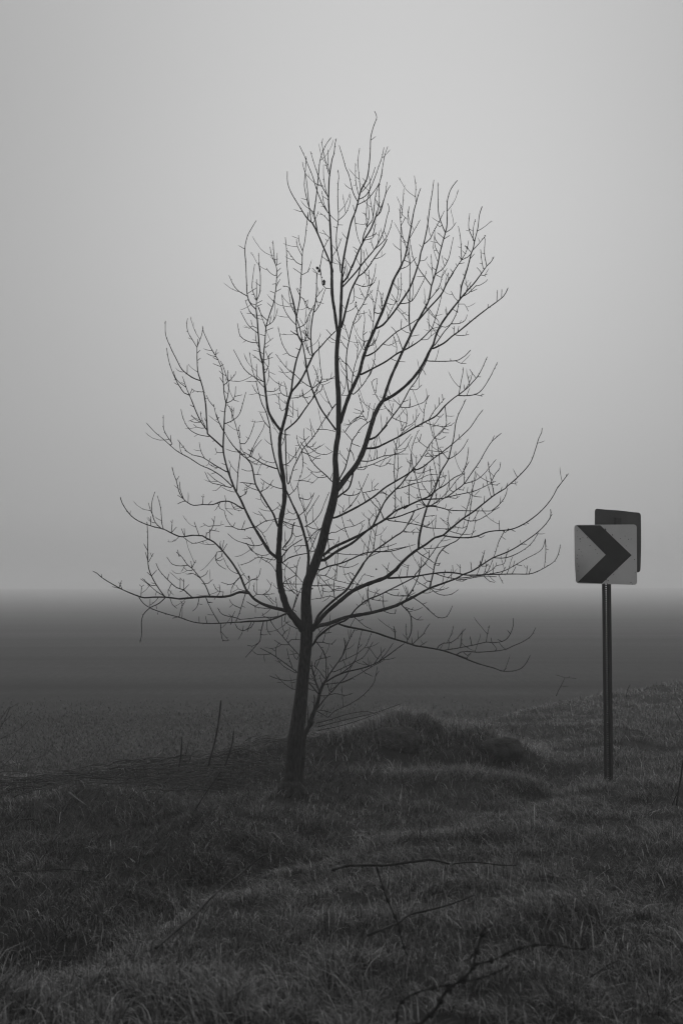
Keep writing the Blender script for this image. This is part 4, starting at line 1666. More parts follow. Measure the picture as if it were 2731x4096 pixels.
limbs, order = build_tree()
base = Vector((trunk_st.p[0].x, TREE_Y, gz(trunk_st.p[0].x, TREE_Y)))
tree = empty('bare_tree', base)
tag(tree, 'tall leafless tree with a leaning forked trunk, standing alone on the grassy verge', 'tree')
g = Geo()
def bark_r(r, i):
    ph = [random.uniform(0, 6.28) for _ in range(3)]
    return lambda an, r=r, ph=(0.3 * i, 1.7, 0.13 * i): r * (1 + 0.035 * math.sin(3 * an + ph[0] * 0.4) + 0.03 * math.sin(5 * an + ph[1]) + 0.02 * math.sin(9 * an + ph[2]))
g.ring_tube(trunk_st.p, [bark_r(r, i) for i, r in enumerate(trunk_st.r)], 20)
for k, (an, ln_) in enumerate(((3.5, 0.26), (4.35, 0.20), (5.1, 0.24), (5.95, 0.30), (0.6, 0.25), (2.5, 0.28))):
    pts, rad = [], []
    for i in range(8):
        t = i / 7; q = 0.05 + ln_ * t
        a_ = an + 0.25 * math.sin(3 * t + k)
        x_, y_ = base.x + 0.0 + math.cos(a_) * q, TREE_Y + math.sin(a_) * q
        pts.append(Vector((x_, y_, gz(x_, y_) + 0.11 * (1 - t) ** 2.2 - 0.035 * t))); rad.append(0.045 * (1 - 0.75 * t))
    g.ring_tube(pts, rad, 9)
g.build('trunk', M_trunk, tree)
# limbs of one bough share one branch part
BOUGH = [['L1', 'L1b'], ['L2', 'L2b', 'L2c'], ['L3'], ['L4', 'L4b', 'L4c', 'L4d', 'L4e', 'L4f', 'L4g'], ['L5', 'L5b'], ['L6', 'L6b', 'L6c', 'L6d'], ['L7'], ['L8'], ['L8b', 'L8c'],
         ['L9'], ['L9b'], ['L10', 'L10e', 'L10f'], ['L10d'], ['L12', 'L14'], ['L12b'], ['L12c'], ['L13', 'L16'], ['L15'],
         ['L17'], ['L17b'], ['L17c'], ['L17d'], ['L18'], ['L19', 'L19b'], ['L20'], ['L20b'], ['L21', 'L22'], ['L23'], ['L24', 'L25'], ['L26']]
assert sorted(sum(BOUGH, [])) == sorted(order), set(order) ^ set(sum(BOUGH, []))
rnd = random.Random(11)
for names in BOUGH:
    g = Geo()
    for nme in names:
        for st in limbs[nme]:
            g.ring_tube(st.p, st.r, sides_for(st.w0))
            grow(st, g, rnd, TWIG_SPACING)
    g.build('branch', M_bark, tree)

# a few dead leaves that still hang on
def leaf(px, py, Y, size, ang):
    c = P3(px, py, Y); s = size * 0.75
    v, f = [], []
    for i in range(7):
        t = i / 6; w = math.sin(math.pi * min(1, t * 1.02)) * 0.42 * s * (1 - 0.3 * t)
        bend = 0.25 * s * math.sin(2.5 * t)
        for k in (-1, 0, 1):
            x, z = k * w, -t * s
            v.append(c + Vector((x * math.cos(ang) - z * math.sin(ang), bend + abs(k) * 0.12 * s, x * math.sin(ang) + z * math.cos(ang))))
    for i in range(6):
        for k in range(2):
            a = i * 3 + k; f.append((a, a + 1, a + 4, a + 3))
    o = mesh_obj('dead_leaf', v, f, M_leaf, tree)
    md = o.modifiers.new('thickness', 'SOLIDIFY'); md.thickness = 0.0015
    return o
for (vw, x, y, s, a) in (('A', 815, 1455, 0.05, 0.9), ('A', 850, 1478, 0.045, -0.5), ('D', 300, 158, 0.055, 0.2), ('D', 312, 185, 0.045, -0.6), ('D', 650, 1330, 0.03, 0.4),
                         ('B', 1088, 772, 0.022, 1.2), ('D', 588, 355, 0.025, 0.3), ('I', 1218, 58, 0.025, 0.2), ('I', 1540, 245, 0.035, 0.5), ('I', 650, 232, 0.025, -0.3), ('I', 78, 125, 0.028, 0)):
    q = parse(vw, ['%g,%g' % (x, y)])[0]
    leaf(q[0], q[1] - 3, 13.0 + rnd.uniform(-0.3, 0.3), s, a)

# ------------------------------------------------------------------ sapling beside the trunk
slimbs, sorder = build_plant(sap_txt, 13.16, 40, None)
sp0 = slimbs['sapling'][0].p[0]
sap = empty('sapling', Vector((sp0.x, sp0.y, gz(sp0.x, sp0.y))))
tag(sap, 'dark bare sapling with thin spreading twigs pressed against the right side of the trunk', 'sapling')
g = Geo()
p0 = slimbs['sapling'][0]
stem = slimbs['sapling'][:4]
low = P3(1197, 3150, 13.16); low.z = gz(low.x, 13.16) - 0.05
g.ring_tube([low] + stem[0].p, [stem[0].r[0] * 1.25] + stem[0].r, 10)
for st in stem[1:]: g.ring_tube(st.p, st.r, 10)
g.build('trunk', M_bark, sap)
for st_i, st in enumerate(slimbs['sapling'][4:]):
    g = Geo(); g.ring_tube(st.p, st.r, sides_for(st.w0)); grow(st, g, rnd, 55, scale=0.8)
    g.build('branch', M_bark, sap)

# ------------------------------------------------------------------ road sign
SD = 13.8
SM = MPX(SD)
def sz(zx, zy, dy=0.0):                      # a point of the close view of the sign, dy metres behind the sign's plane
    return P3(2200 + zx / 2.953, 1950 + zy / 2.953, SD + dy)
post_top = P3(2422, 2108, SD + 0.02); post_bot = P3(2433.5, 3120, SD + 0.02)
pb = Vector((post_bot.x, post_bot.y, gz(post_bot.x, post_bot.y)))
sign = empty('road_sign', pb)
tag(sign, 'weathered chevron road sign on a perforated steel post in the grass, black arrow pointing right', 'road sign')

def grid_panel(name, corner, mat, parent, thick=0.0025, n=22, rcorner=0.05):
    """a thin metal sheet with rounded corners; corner(u, v) gives the world point of its front and the normal"""
    def rr(u, v):
        du = min(u, 1 - u); dv = min(v, 1 - v); r = rcorner
        if du < r and dv < r:
            cx, cy = r - du, r - dv
            m = max(cx, cy); h = math.hypot(cx, cy)
            if h > 1e-9:
                k = m / h
                cx, cy = cx * k, cy * k
            du, dv = r - cx, r - cy
        uu = du if u < 0.5 else 1 - du
        vv = dv if v < 0.5 else 1 - dv
        return uu, vv
    ts = [0, rcorner * .2, rcorner * .4, rcorner * .6, rcorner * .8, rcorner] + [rcorner + (1 - 2 * rcorner) * i / n for i in range(1, n)]
    ts += [1 - t for t in (rcorner, rcorner * .8, rcorner * .6, rcorner * .4, rcorner * .2, 0)]
    m = len(ts)
    front, back = [], []
    for b in ts:
        for a in ts:
            u, v = rr(a, b)
            p, nr = corner(u, v)
            front.append(p); back.append(p + nr * thick)
    V = front + back; o = m * m; F = []
    for j in range(m - 1):
        for i in range(m - 1):
            a = j * m + i
            F.append((a, a + 1, a + m + 1, a + m)); F.append((o + a, o + a + m, o + a + m + 1, o + a + 1))
    rim = [i for i in range(m)] + [j * m + m - 1 for j in range(1, m)] + [(m - 1) * m + i for i in range(m - 2, -1, -1)] + [j * m for j in range(m - 2, 0, -1)]
    for i in range(len(rim)):
        a, b = rim[i], rim[(i + 1) % len(rim)]
        F.append((b, a, o + a, o + b))
    ob = mesh_obj(name, V, F, mat, parent, smooth=False)
    return ob

def front_pt(u, v, lift=0.0):
    """u left to right, v top to bottom, on the slightly bent front sheet"""
    tl, tr, bl, br = Vector((281, 441)), Vector((1018, 436)), Vector((288, 1131)), Vector((1022, 1151))
    q = (tl.lerp(tr, u)).lerp(bl.lerp(br, u), v)
    q.x += (1 - u) ** 3 * 12 * sstep(0.55, 1.0, np.array(v)).item()
    bend = 0.09 * (max(0.0, 1 - u * 1.7) ** 2) * (max(0.0, (v - 0.45) / 0.55) ** 2) + 0.012 * (u - 0.5) ** 2 * 4 * 0.5
    p = sz(q.x, q.y, bend - 0.03 - lift)
    return p, Vector((0, 1, 0))
panel = grid_panel('sign_panel', lambda u, v: front_pt(u, v), M_sheet, sign, rcorner=0.052)
tag(panel, 'square pale panel with a black chevron and bullet-like specks')
# chevron: two slanted arms, laid 1.5 mm in front of the sheet and bent with it
def zuv(zx, zy):
    lo, u, v = None, (zx - 282) / 738.0, (zy - 439) / 700.0
    for _ in range(12):
        tl, tr, bl, br = Vector((281, 441)), Vector((1018, 436)), Vector((288, 1131)), Vector((1022, 1151))
        q = (tl.lerp(tr, u)).lerp(bl.lerp(br, u), v)
        q.x += (1 - u) ** 3 * 12 * sstep(0.55, 1.0, np.array(v)).item()
        u += (zx - q.x) / 738.0; v += (zy - q.y) / 700.0
    return u, v
cv, cf = [], []
def arm(a, b, c, d, n=26):
    """bilinear patch a-b (outer edge) to d-c"""
    o = len(cv)
    for j in range(n + 1):
        for i in range(n + 1):
            s, t = i / n, j / n
            x = (a[0] * (1 - s) + b[0] * s) * (1 - t) + (d[0] * (1 - s) + c[0] * s) * t
            y = (a[1] * (1 - s) + b[1] * s) * (1 - t) + (d[1] * (1 - s) + c[1] * s) * t
            u, v = zuv(x, y)
            cv.append(front_pt(u, v, 0.0016)[0])
    for j in range(n):
        for i in range(n):
            q = o + j * (n + 1) + i
            cf.append((q, q + 1, q + n + 2, q + n + 1))
arm((311, 448), (588, 446), (957, 799), (652, 795))
arm((652, 795), (957, 799), (606, 1134), (322, 1119))
mesh_obj('chevron', cv, cf, M_black, panel, smooth=False)
# specks: chips and pellet dents where the photo shows them
SPK = [(315, 511, 5), (320, 580, 4), (349, 607, 9), (352, 640, 4), (337, 730, 7), (361, 761, 5), (318, 799, 5), (373, 807, 5), (312, 838, 6), (317, 903, 5), (333, 929, 6), (324, 986, 7),
       (382, 590, 5), (434, 594, 6), (466, 685, 6), (533, 734, 6), (551, 779, 5), (733, 560, 8), (826, 604, 6), (880, 575, 6), (919, 612, 6), (953, 608, 5), (893, 690, 5), (991, 850, 6),
       (745, 1027, 6), (790, 965, 4), (680, 1101, 7), (631, 1133, 7), (673, 1133, 5), (950, 1123, 7), (966, 1141, 5), (999, 1005, 5), (643, 482, 7), (655, 525, 6)]
for (x, y, r) in SPK:
    sv = []; n = 8
    for k in range(n):
        a = 2 * math.pi * k / n; rr = r * random.uniform(0.7, 1.1) * 0.9
        u, v = zuv(x + math.cos(a) * rr, y + math.sin(a) * rr)
        sv.append(front_pt(u, v, 0.0028)[0])
    mesh_obj('rust_speck', sv, [tuple(range(n))], M_bolt, panel, smooth=False)
for (x, y) in ((647, 500), (653, 1085)):
    u, v = zuv(x, y)
    c = front_pt(u, v, 0.0)[0]
    bv, bf = [], []
    for k in range(5):
        rr = 0.0085 * math.cos(k / 4 * 1.35); h = 0.006 * math.sin(k / 4 * 1.35)
        for q in range(12):
            a = 2 * math.pi * q / 12
            bv.append(c + Vector((math.cos(a) * rr, -0.0018 - h, math.sin(a) * rr)))
    for k in range(4):
        for q in range(12):
            a, b = k * 12 + q, k * 12 + (q + 1) % 12
            bf.append((a, b, b + 12, a + 12))
    bf.append(tuple(48 + q for q in range(12)))
    mesh_obj('bolt', bv, bf, M_bolt, panel)

# perforated U-channel post: web with real holes, sloping sides and outer flanges
def channel_post(name, top, bot, width, parent, pitch=0.0212, hole=0.0061):
    ax = (top - bot); Lh = ax.length; ax.normalize()
    sx = Vector((1, 0, 0)); sx = (sx - ax * sx.dot(ax)).normalized()
    sy = ax.cross(sx) * -1                                         # towards +Y
    if sy.y < 0: sy = -sy
    w = width; V, F = [], []
    web, dep, th = 0.030, 0.034, 0.003
    hx = 0.002
    def pt(x, y, z): return bot + sx * x + sy * y + ax * z
    n = int(Lh / pitch)
    K = 12
    for i in range(n):
        z0, z1 = i * pitch, (i + 1) * pitch; zc = (z0 + z1) / 2
        for (yy, flip) in ((0.0, False), (th, True)):
            o = len(V)
            for k in range(K):                                     # outer square ring
                a = 2 * math.pi * (k + 0.5) / K
                c, s = math.cos(a), math.sin(a); m = max(abs(c), abs(s))
                V.append(pt(hx + c / m * web / 2, yy, zc + s / m * pitch / 2))
            for k in range(K):
                a = 2 * math.pi * (k + 0.5) / K
                V.append(pt(hx + math.cos(a) * hole, yy, zc + math.sin(a) * hole))
            for k in range(K):
                k2 = (k + 1) % K
                q = (o + k, o + k2, o + K + k2, o + K + k)
                F.append(q if not flip else q[::-1])
        o = len(V) - 4 * K
        for k in range(K):
            k2 = (k + 1) % K
            F.append((o + K + k, o + K + k2, o + 3 * K + k2, o + 3 * K + k))
    # the square rings have cut corners; the side strips overlap them by a hair, set 1 mm behind
    def strip(x0, y0, x1, y1):
        o = len(V)
        dx, dy = x1 - x0, y1 - y0; l = math.hypot(dx, dy); nx_, ny_ = -dy / l * th, dx / l * th
        for (a, b) in ((x0, y0), (x1, y1), (x1 + nx_, y1 + ny_), (x0 + nx_, y0 + ny_)):
            V.append(pt(a, b, 0)); V.append(pt(a, b, n * pitch))
        for k in range(4):
            a, b = o + 2 * k, o + 2 * ((k + 1) % 4)
            F.append((a, b, b + 1, a + 1))
        F.append((o, o + 2, o + 4, o + 6)); F.append((o + 1, o + 3, o + 5, o + 7))
    e = web / 2
    strip(hx - e + 0.004, 0.0042, hx - e - 0.006, -dep + 0.0)
    strip(hx + e + 0.006, -dep, hx + e - 0.004, 0.0042)
    strip(hx - e - 0.005, -dep + 0.001, -w / 2, -dep + 0.001)
    strip(w / 2, -dep + 0.001, hx + e + 0.005, -dep + 0.001)
    return mesh_obj(name, V, F, M_steel, parent, smooth=False)
low = post_bot.copy(); low = low - (post_top - post_bot).normalized() * 0.12
post = channel_post('post', post_top + Vector((0, 0.045, 0)), low + Vector((0, 0.045, 0)), 36 * SM, sign)

# second sheet, turned towards the other direction of traffic: its back shows
rl, rr_ = (527, 254), (1062, 300)
def rear_pt(u, v):
    x0, x1 = 525, 1063
    Y = 0.06 + 0.40 * u
    zx = x0 + (x1 - x0) * u
    top = 247 + 50 * u + 2 * math.sin(u * 9)
    botm = 985 + 18 * u
    zy = top + (botm - top) * v
    zx += 3 * u - 13 * u * max(0, v - 0.3) ** 2 + 4 * math.sin(v * 3) * u - 3 * (1 - u) * v
    return sz(zx, zy, Y), Vector((-0.6, 0.8, 0))
rear = grid_panel('sign_panel', rear_pt, M_back, sign, rcorner=0.055)
tag(rear, 'dark bare metal back of a second panel set at an angle behind')
# short upright channel behind the rear sheet and the strap that ties it to the post
b0 = sz(773, 360, 0.14); b1 = sz(777, 930, 0.14)
g = Geo()
def boxy(g, a, b, wx, wy):
    ax = (b - a).normalized(); sx = Vector((0.8, 0.6, 0)); sx = (sx - ax * sx.dot(ax)).normalized(); sy = ax.cross(sx)
    o = len(g.v)
    for p in (a, b):
        for (i, j) in ((-1, -1), (1, -1), (1, 1), (-1, 1)):
            g.v.append(p + sx * i * wx / 2 + sy * j * wy / 2)
    for k in range(4):
        k2 = (k + 1) % 4; g.f.append((o + k, o + k2, o + 4 + k2, o + 4 + k))
    g.f.append((o + 3, o + 2, o + 1, o)); g.f.append((o + 4, o + 5, o + 6, o + 7))
boxy(g, b0 + Vector((0.012, -0.02, 0)), b1 + Vector((0.012, -0.02, 0)), 0.072, 0.03)
for zy in (560, 860):
    boxy(g, sz(650, zy, 0.03), sz(775, zy, 0.135), 0.05, 0.012)
g.build('mounting_bracket', M_bolt, sign, smooth=False)

# ------------------------------------------------------------------ stakes, fallen sticks, weeds, canes
def stick(name, label, cat, strands, Y, mat, slope=0.0, group=None, knob=0.0, twigs=0, sink=None, depth=None):
    """one woody thing made of traced strands (view, w0, w1, 'x,y x,y ...')"""
    g = Geo(); prev = []
    for k, (vw, w0, w1, txt) in enumerate(strands):
        pix = parse(vw, txt.split())
        if prev:
            d, ps, i = nearest(pix[0], prev); y0 = ps.p[i].y
            if d < 400: pix[0] = ps.px[i]
            else: y0 = Y
            st = make_strand(pix, w0, w1, y0, slope * random.uniform(-1, 1))
        else:
            st = make_strand(pix, w0, w1, Y, slope)
        sc = [st.p[i].y / 13.0 for i in range(len(st.p))]
        if knob:
            st.r = [r * (1 + knob * max(0, math.sin(i * 1.15 + k)) ** 6 * 1.6) for i, r in enumerate(st.r)]
        prev.append(st)
        g.ring_tube(st.p, st.r, 8 if w0 > 4 else 6)
        if twigs: grow(st, g, rnd, twigs, budded=False, scale=0.6)
    o = g.build(name, mat)
    lo = min((p for st in prev for p in st.p), key=lambda p: p.z)
    set_origin(o, lo)
    return tag(o, label, cat, group)

def on_ground(name, label, cat, strands, mat, lift=0.03, group=None, knob=0.0):
    """a stick lying on the ground: every point of the trace is dropped onto the terrain under its ray"""
    g = Geo(); allp = []
    for (vw, w0, w1, txt) in strands:
        pix = parse(vw, txt.split())
        p2 = smooth_path([Vector((a, b, 0)) for a, b in pix], 14.0)
        pts, rad = [], []
        for i, q in enumerate(p2):
            Y = 13.0
            for _ in range(40):
                p = P3(q.x, q.y, Y); h = p.z - (gz(p.x, Y) + lift)
                Y += h / max(0.02, (EYE - p.z) / Y) * 0.6
                Y = min(max(Y, 3.5), 40)
            p = P3(q.x, q.y, Y); t = i / max(1, len(p2) - 1)
            w = (w0 + (w1 - w0) * t) * (1 + random.uniform(-0.12, 0.12))
            if knob: w *= 1 + knob * max(0, math.sin(i * 0.9)) ** 6
            pts.append(p); rad.append(w * 0.5 * MPX(Y))
        g.ring_tube(pts, rad, 8); allp += pts
    o = g.build(name, mat)
    set_origin(o, min(allp, key=lambda p: p.z))
    return tag(o, label, cat, group)

stick('wooden_stake', 'tallest dark weathered stake standing crooked at the field edge left of the tree', 'stake', [('Q', 6, 9, '1386,315 1378,400 1365,490 1345,590 1325,660 1308,730')], 13.9, M_twig)
stick('wooden_stake', 'short thin leaning stake between the tallest stake and the tree', 'stake', [('Q', 5, 7, '1467,505 1460,570 1445,630 1412,730')], 13.9, M_twig)
stick('wooden_stake', 'pointed thin upright stake left of the tallest one, in the brushwood', 'stake', [('Q', 5, 7.5, '1143,545 1140,610 1133,680 1115,790')], 13.9, M_twig)
stick('dry_stalk', 'hair-thin dry stem beside the pointed stake at the field edge', 'stem', [('Q', 3, 4, '1185,575 1175,620 1162,670')], 14.2, M_twig)
stick('bent_stick', 'pale bent stick standing up out of the brushwood pile', 'stick', [('Q', 6, 5, '845,865 832,815 822,765 826,735 815,725')], 13.1, M_pale)
stick('broken_stub', 'short hooked broken stub at the rim of the bank left of the stakes', 'stick', [('Q', 7, 6, '1190,700 1195,668 1215,640 1255,628')], 14.2, M_pale)
stick('fallen_stick', 'dark straight stick slanting through the weeds below the tallest stake', 'stick', [('Q', 3, 6, '1385,765 1340,830 1290,900 1245,970 1205,1035')], 11.5, M_twig)
on_ground('fallen_stick', 'pale curved stick lying along the top rim of the bank', 'stick', [('Q', 5, 4, '850,690 900,690 950,680 985,662 1015,640')], M_pale, lift=0.06)
on_ground('fallen_stick', 'thick pale stick end poking from the left of the brushwood', 'stick', [('Q', 9, 6, '435,895 480,930 550,980')], M_pale, lift=0.08)
on_ground('fallen_stick', 'long dark stick lying across the weeds at the lower left', 'stick', [('R', 3, 2.5, '60,323 180,322 270,315 370,322 470,332')], M_twig, lift=0.12)
on_ground('fallen_stick', 'thin arched stick in the weeds at the left picture edge', 'stick', [('Q', 5, 3, '0,1125 60,1100 110,1065 170,1060 250,1070')], M_twig, lift=0.10)
on_ground('fallen_branch', 'long dark cane slanting up through the bright grass at the lower middle left', 'branch', [('R', 11, 4, '700,668 760,615 820,565 880,512 940,450 1010,385 1070,340 1150,275 1225,230'), ('R', 2.5, 2, '1052,352 1080,360 1105,385 1135,405')], M_twig, lift=0.17)
on_ground('fallen_branch', 'long gently bowed branch lying across the grass in the centre foreground', 'branch', [('S', 11, 9, '0,318 60,299 150,297 240,297 330,285 400,276 445,272 520,290'), ('S', 5.5, 4, '540,291 600,284 650,284 740,295 820,298')], M_twig, lift=0.16)
on_ground('fallen_branch', 'bare curved branch rising to the right in the foreground grass, below the bowed branch', 'branch', [('S', 11, 5, '155,612 240,575 290,555 340,520 420,500 500,480 560,460 632,430')], M_twig, lift=0.17, knob=0.3)
stick('dry_stalk', 'knotty dry stem crossing the bare curved branch in the foreground', 'stem', [('S', 5, 6, '195,300 215,370 235,430 265,500 290,555 310,640 345,730')], 6.9, M_twig, knob=1.5)
stick('dry_stalk', 'single thin dry stem upright in the grass right of the hollow', 'stem', [('S', 2, 2.6, '397,80 392,140 384,205')], 10.1, M_twig)
stick('twig', 'small dark arched twig in the grass at the lower right', 'twig', [('S', 3, 3.5, '1015,542 1050,560 1080,580 1098,598')], 7.5, M_twig)
stick('twig', 'short knotted twig standing in the grass above the arched twig', 'twig', [('S', 3, 3, '950,430 965,455 978,478')], 8.1, M_twig, knob=1.0)
stick('bramble_cane', 'thick forked knotty cane arching through the bottom of the picture, out of focus', 'bramble',
      [('S', 17, 8, '330,1090 395,1005 460,940 500,870 560,820 620,765 640,690 665,610 685,570'), ('S', 9, 4, '640,750 720,720 800,680 900,655 1000,655 1090,672 1150,665'),
       ('S', 8, 4, '270,1120 285,1000 300,920 370,870 480,840 560,825 700,790 800,740'), ('S', 3, 2, '650,650 630,690 600,725 590,722'), ('S', 3, 2, '625,770 600,800 595,830'), ('S', 3, 2, '560,820 565,850'), ('S', 3, 2, '680,585 720,560 740,530')],
      4.9, M_twig, knob=1.8)
stick('bramble_cane', 'thin blurred cane rising in the grass at the lower right', 'bramble', [('S', 5, 2.5, '1150,800 1185,775 1230,745 1275,725'), ('S', 3, 2, '1195,770 1230,760 1255,750')], 5.6, M_twig, knob=0.4)
stick('dry_weed', 'small forked dry weed on the far grass between the tree and the sign', 'weed', [('T', 3, 2.5, '60,1265 85,1205 110,1160 130,1120 150,1075'), ('T', 2, 1.5, '150,1075 110,1060 60,1045'), ('T', 2, 1.5, '152,1080 190,1075 230,1078 270,1082'), ('T', 1.5, 1.3, '195,1075 200,1055'), ('T', 1.5, 1.3, '110,1160 150,1165 185,1163')], 24.0, M_twig, slope=0.1)
stick('dry_stalk', 'short leaning dry stem in the far grass right of the sign post', 'stem', [('T', 2.5, 3, '832,1145 815,1180 800,1215 793,1280')], 22.5, M_twig)
stick('dry_stalk', 'long dark stem cut off by the right picture edge', 'stem', [('P', 5, 9, '1568,1742 1563,1780 1557,1815 1552,1850'), ('P', 5, 3, '1556,1818 1548,1835 1542,1850')], 11.8, M_twig)
stick('dry_stalk', 'leaning thin stem in the grass at the right picture edge', 'stem', [('T', 2, 3, '1300,1425 1330,1475 1370,1540')], 16.5, M_twig)
# canes lying between the sapling and the mound
for lab, txt, Y in (('upper one of three thin canes lying beside the sapling trunk', '680,1440 800,1410 950,1362 1100,1335 1190,1345', 13.9),
                    ('longest of three thin canes lying beside the sapling, its tip turned up', '690,1475 900,1420 1050,1385 1200,1350 1330,1305 1440,1265', 14.0),
                    ('lowest of three thin canes lying beside the sapling trunk', '700,1505 850,1475 980,1440 1120,1395 1240,1350', 13.8)):
    stick('cane', lab, 'cane', [('I', 3.5, 2, txt)], Y, M_twig, slope=0.25, group='canes lying beside the sapling')
# shrub twigs that reach in from the left
def left_shrub():
    Y = 9.6
    root = P3(-190, 3420, Y); root.z = gz(root.x, Y)
    e = empty('bare_shrub', root)
    tag(e, 'thin pale shrub twigs with water drops reaching in at the left picture edge', 'shrub')
    for sts in ([('Q', 5, 2.2, '-300,900 -150,790 0,735 100,710 170,695 250,672 292,655'), ('Q', 2, 1.5, '170,695 230,718'), ('Q', 2, 1.5, '170,695 205,630')],
                [('Q', 5, 2, '-310,930 -160,830 -20,760 60,690 110,640 160,600 192,570')],
                [('Q', 5, 2, '-320,900 -200,720 -100,620 0,560 60,530 120,500 187,437'), ('Q', 2, 1.4, '0,558 50,545 75,530')],
                [('Q', 5, 2.4, '-310,880 -180,680 -80,560 0,490 40,420 66,352'), ('Q', 2.4, 1.6, '10,465 40,440 78,400'), ('Q', 3, 2, '-60,530 -20,470 30,400 58,355'), ('Q', 2, 1.5, '60,365 90,350 118,335')]):
        g = Geo(); prev = []
        for (vw, w0, w1, t) in sts:
            pix = parse(vw, t.split()); y0 = Y
            if prev:
                d, ps, i = nearest(pix[0], prev); y0 = ps.p[i].y
            else: pix = [(-190, 3440)] + pix
            st = make_strand(pix, w0, w1, y0, random.uniform(-0.3, 0.3)); prev.append(st)
            g.ring_tube(st.p, st.r, 6)
        g.build('branch', M_pale, e)
left_shrub()

# brushwood: hundreds of cut stems lying along the rim of the bank
g = Geo(); r2 = random.Random(21)
for k in range(1250):
    x = r2.uniform(-4.6, -0.35) if k < 950 else r2.uniform(-2.6, -0.62)
    e = float(edge_y(np.array(x)))
    y = e - 0.2 - abs(r2.gauss(0, 0.8)) - 0.35 * max(0.0, -2.4 - x)
    if k >= 950: y = r2.uniform(12.4, 14.6)
    ln = r2.uniform(0.10, 0.48) * (1.5 if r2.random() < 0.1 else 1)
    d = math.atan2(0.75, 1.6) + r2.gauss(0, 0.6)
    if r2.random() < 0.12: d += r2.uniform(0.6, 2.4)
    n = 6; pts, rad = [], []
    arch = r2.uniform(0.0, 0.05); bow = r2.uniform(-0.12, 0.12); r0 = r2.uniform(0.0018, 0.0055)
    hh = r2.uniform(0.01, 0.12) * (0.5 + float(vnoise(np.array(x * 2.2), np.array(y * 2.2), 8)))
    for i in range(n + 1):
        t = i / n - 0.5
        px_ = x + math.cos(d) * ln * t - math.sin(d) * bow * (0.25 - t * t) * ln * 2
        py_ = y + math.sin(d) * ln * t + math.cos(d) * bow * (0.25 - t * t) * ln * 2
        pts.append(Vector((px_, py_, gz(px_, py_) + hh + arch * (0.25 - t * t) * 4 * 0.6 + r2.uniform(-.006, .006))))
        rad.append(r0 * (1.15 - 0.6 * (i / n)))
    g.ring_tube(pts, rad, 5)
bw = g.build('brushwood', noise_mat('brushwood_bark', 0.004, 0.075, 3.0, rough=0.8, spec=0.25))
tag(bw, 'tangled heap of cut brushwood along the field edge left of the tree', 'brushwood', kind='stuff')

# rounded lumps of earth and stone in the mound
def lump(name, label, c, rx, ry, rz, seed, mat=M_rock):
    V, F = [], []; nu, nv = 34, 18
    for j in range(nv + 1):
        th = math.pi * j / nv
        for i in range(nu):
            ph = 2 * math.pi * i / nu
            d = Vector((math.sin(th) * math.cos(ph), math.sin(th) * math.sin(ph), math.cos(th)))
            k = 1 + 0.30 * (float(vnoise(np.array(d.x * 1.6 + seed), np.array(d.y * 1.6 + d.z * 1.3), seed)) - 0.5) + 0.16 * (float(vnoise(np.array(d.x * 5 + seed), np.array(d.y * 5 + d.z * 4), seed + 3)) - 0.5) + 0.08 * (float(vnoise(np.array(d.x * 13), np.array(d.y * 13 + d.z * 11), seed + 5)) - 0.5)
            V.append(Vector((c[0] + d.x * rx * k, c[1] + d.y * ry * k, c[2] + d.z * rz * k)))
    for j in range(nv):
        for i in range(nu):
            a = j * nu + i; b = j * nu + (i + 1) % nu
            F.append((a, a + nu, b + nu, b))
    o = mesh_obj(name, V, F, mat)
    set_origin(o, (c[0], c[1], c[2] - rz))
    return tag(o, label, 'boulder')
q = P3(1100 + 760 / 1.568, 2200 + 1185 / 1.568, 15.35)
lump('boulder', 'large rough rounded boulder half buried in the grassy mound right of the tree', (q.x, q.y, q.z - 0.05), 0.27, 0.2, 0.17, 4, noise_mat('gritty_rock', 0.008, 0.07, 22, rough=0.95, spec=0.15, bump=1.0, bump_scale=60))
q = P3(1100 + 1430 / 1.568, 2200 + 1180 / 1.568, 15.2)
lump('boulder', 'small dark smooth boulder at the right end of the grassy mound', (q.x - 0.02, q.y + 0.1, q.z - 0.14), 0.26, 0.18, 0.13, 9)

# ------------------------------------------------------------------ mist
hz = bpy.data.meshes.new('haze')
X, Y0, Y1, Z0, Z1 = 3100, -50, 3300, -1.6, 8.5
hz.from_pydata([(-X, Y0, Z0), (X, Y0, Z0), (X, Y1, Z0), (-X, Y1, Z0), (-X, Y0, Z1), (X, Y0, Z1), (X, Y1, Z1), (-X, Y1, Z1)], [],
               [(0, 3, 2, 1), (4, 5, 6, 7), (0, 1, 5, 4), (1, 2, 6, 5), (2, 3, 7, 6), (3, 0, 4, 7)])
ho = bpy.data.objects.new('haze', hz); C.objects.link(ho); tag(ho, 'pale winter mist lying over the whole field', 'mist', kind='stuff')
hm = bpy.data.materials.new('mist'); hm.use_nodes = True
hm.node_tree.nodes.clear()
out = hm.node_tree.nodes.new('ShaderNodeOutputMaterial'); pv = hm.node_tree.nodes.new('ShaderNodeVolumePrincipled')
pv.inputs['Color'].default_value = grey(HAZE_COL); pv.inputs['Density'].default_value = HAZE_DENS; pv.inputs['Anisotropy'].default_value = HAZE_G
hm.node_tree.links.new(pv.outputs[0], out.inputs['Volume'])
hm.cycles.volume_sampling = 'DISTANCE'
hz.materials.append(hm)

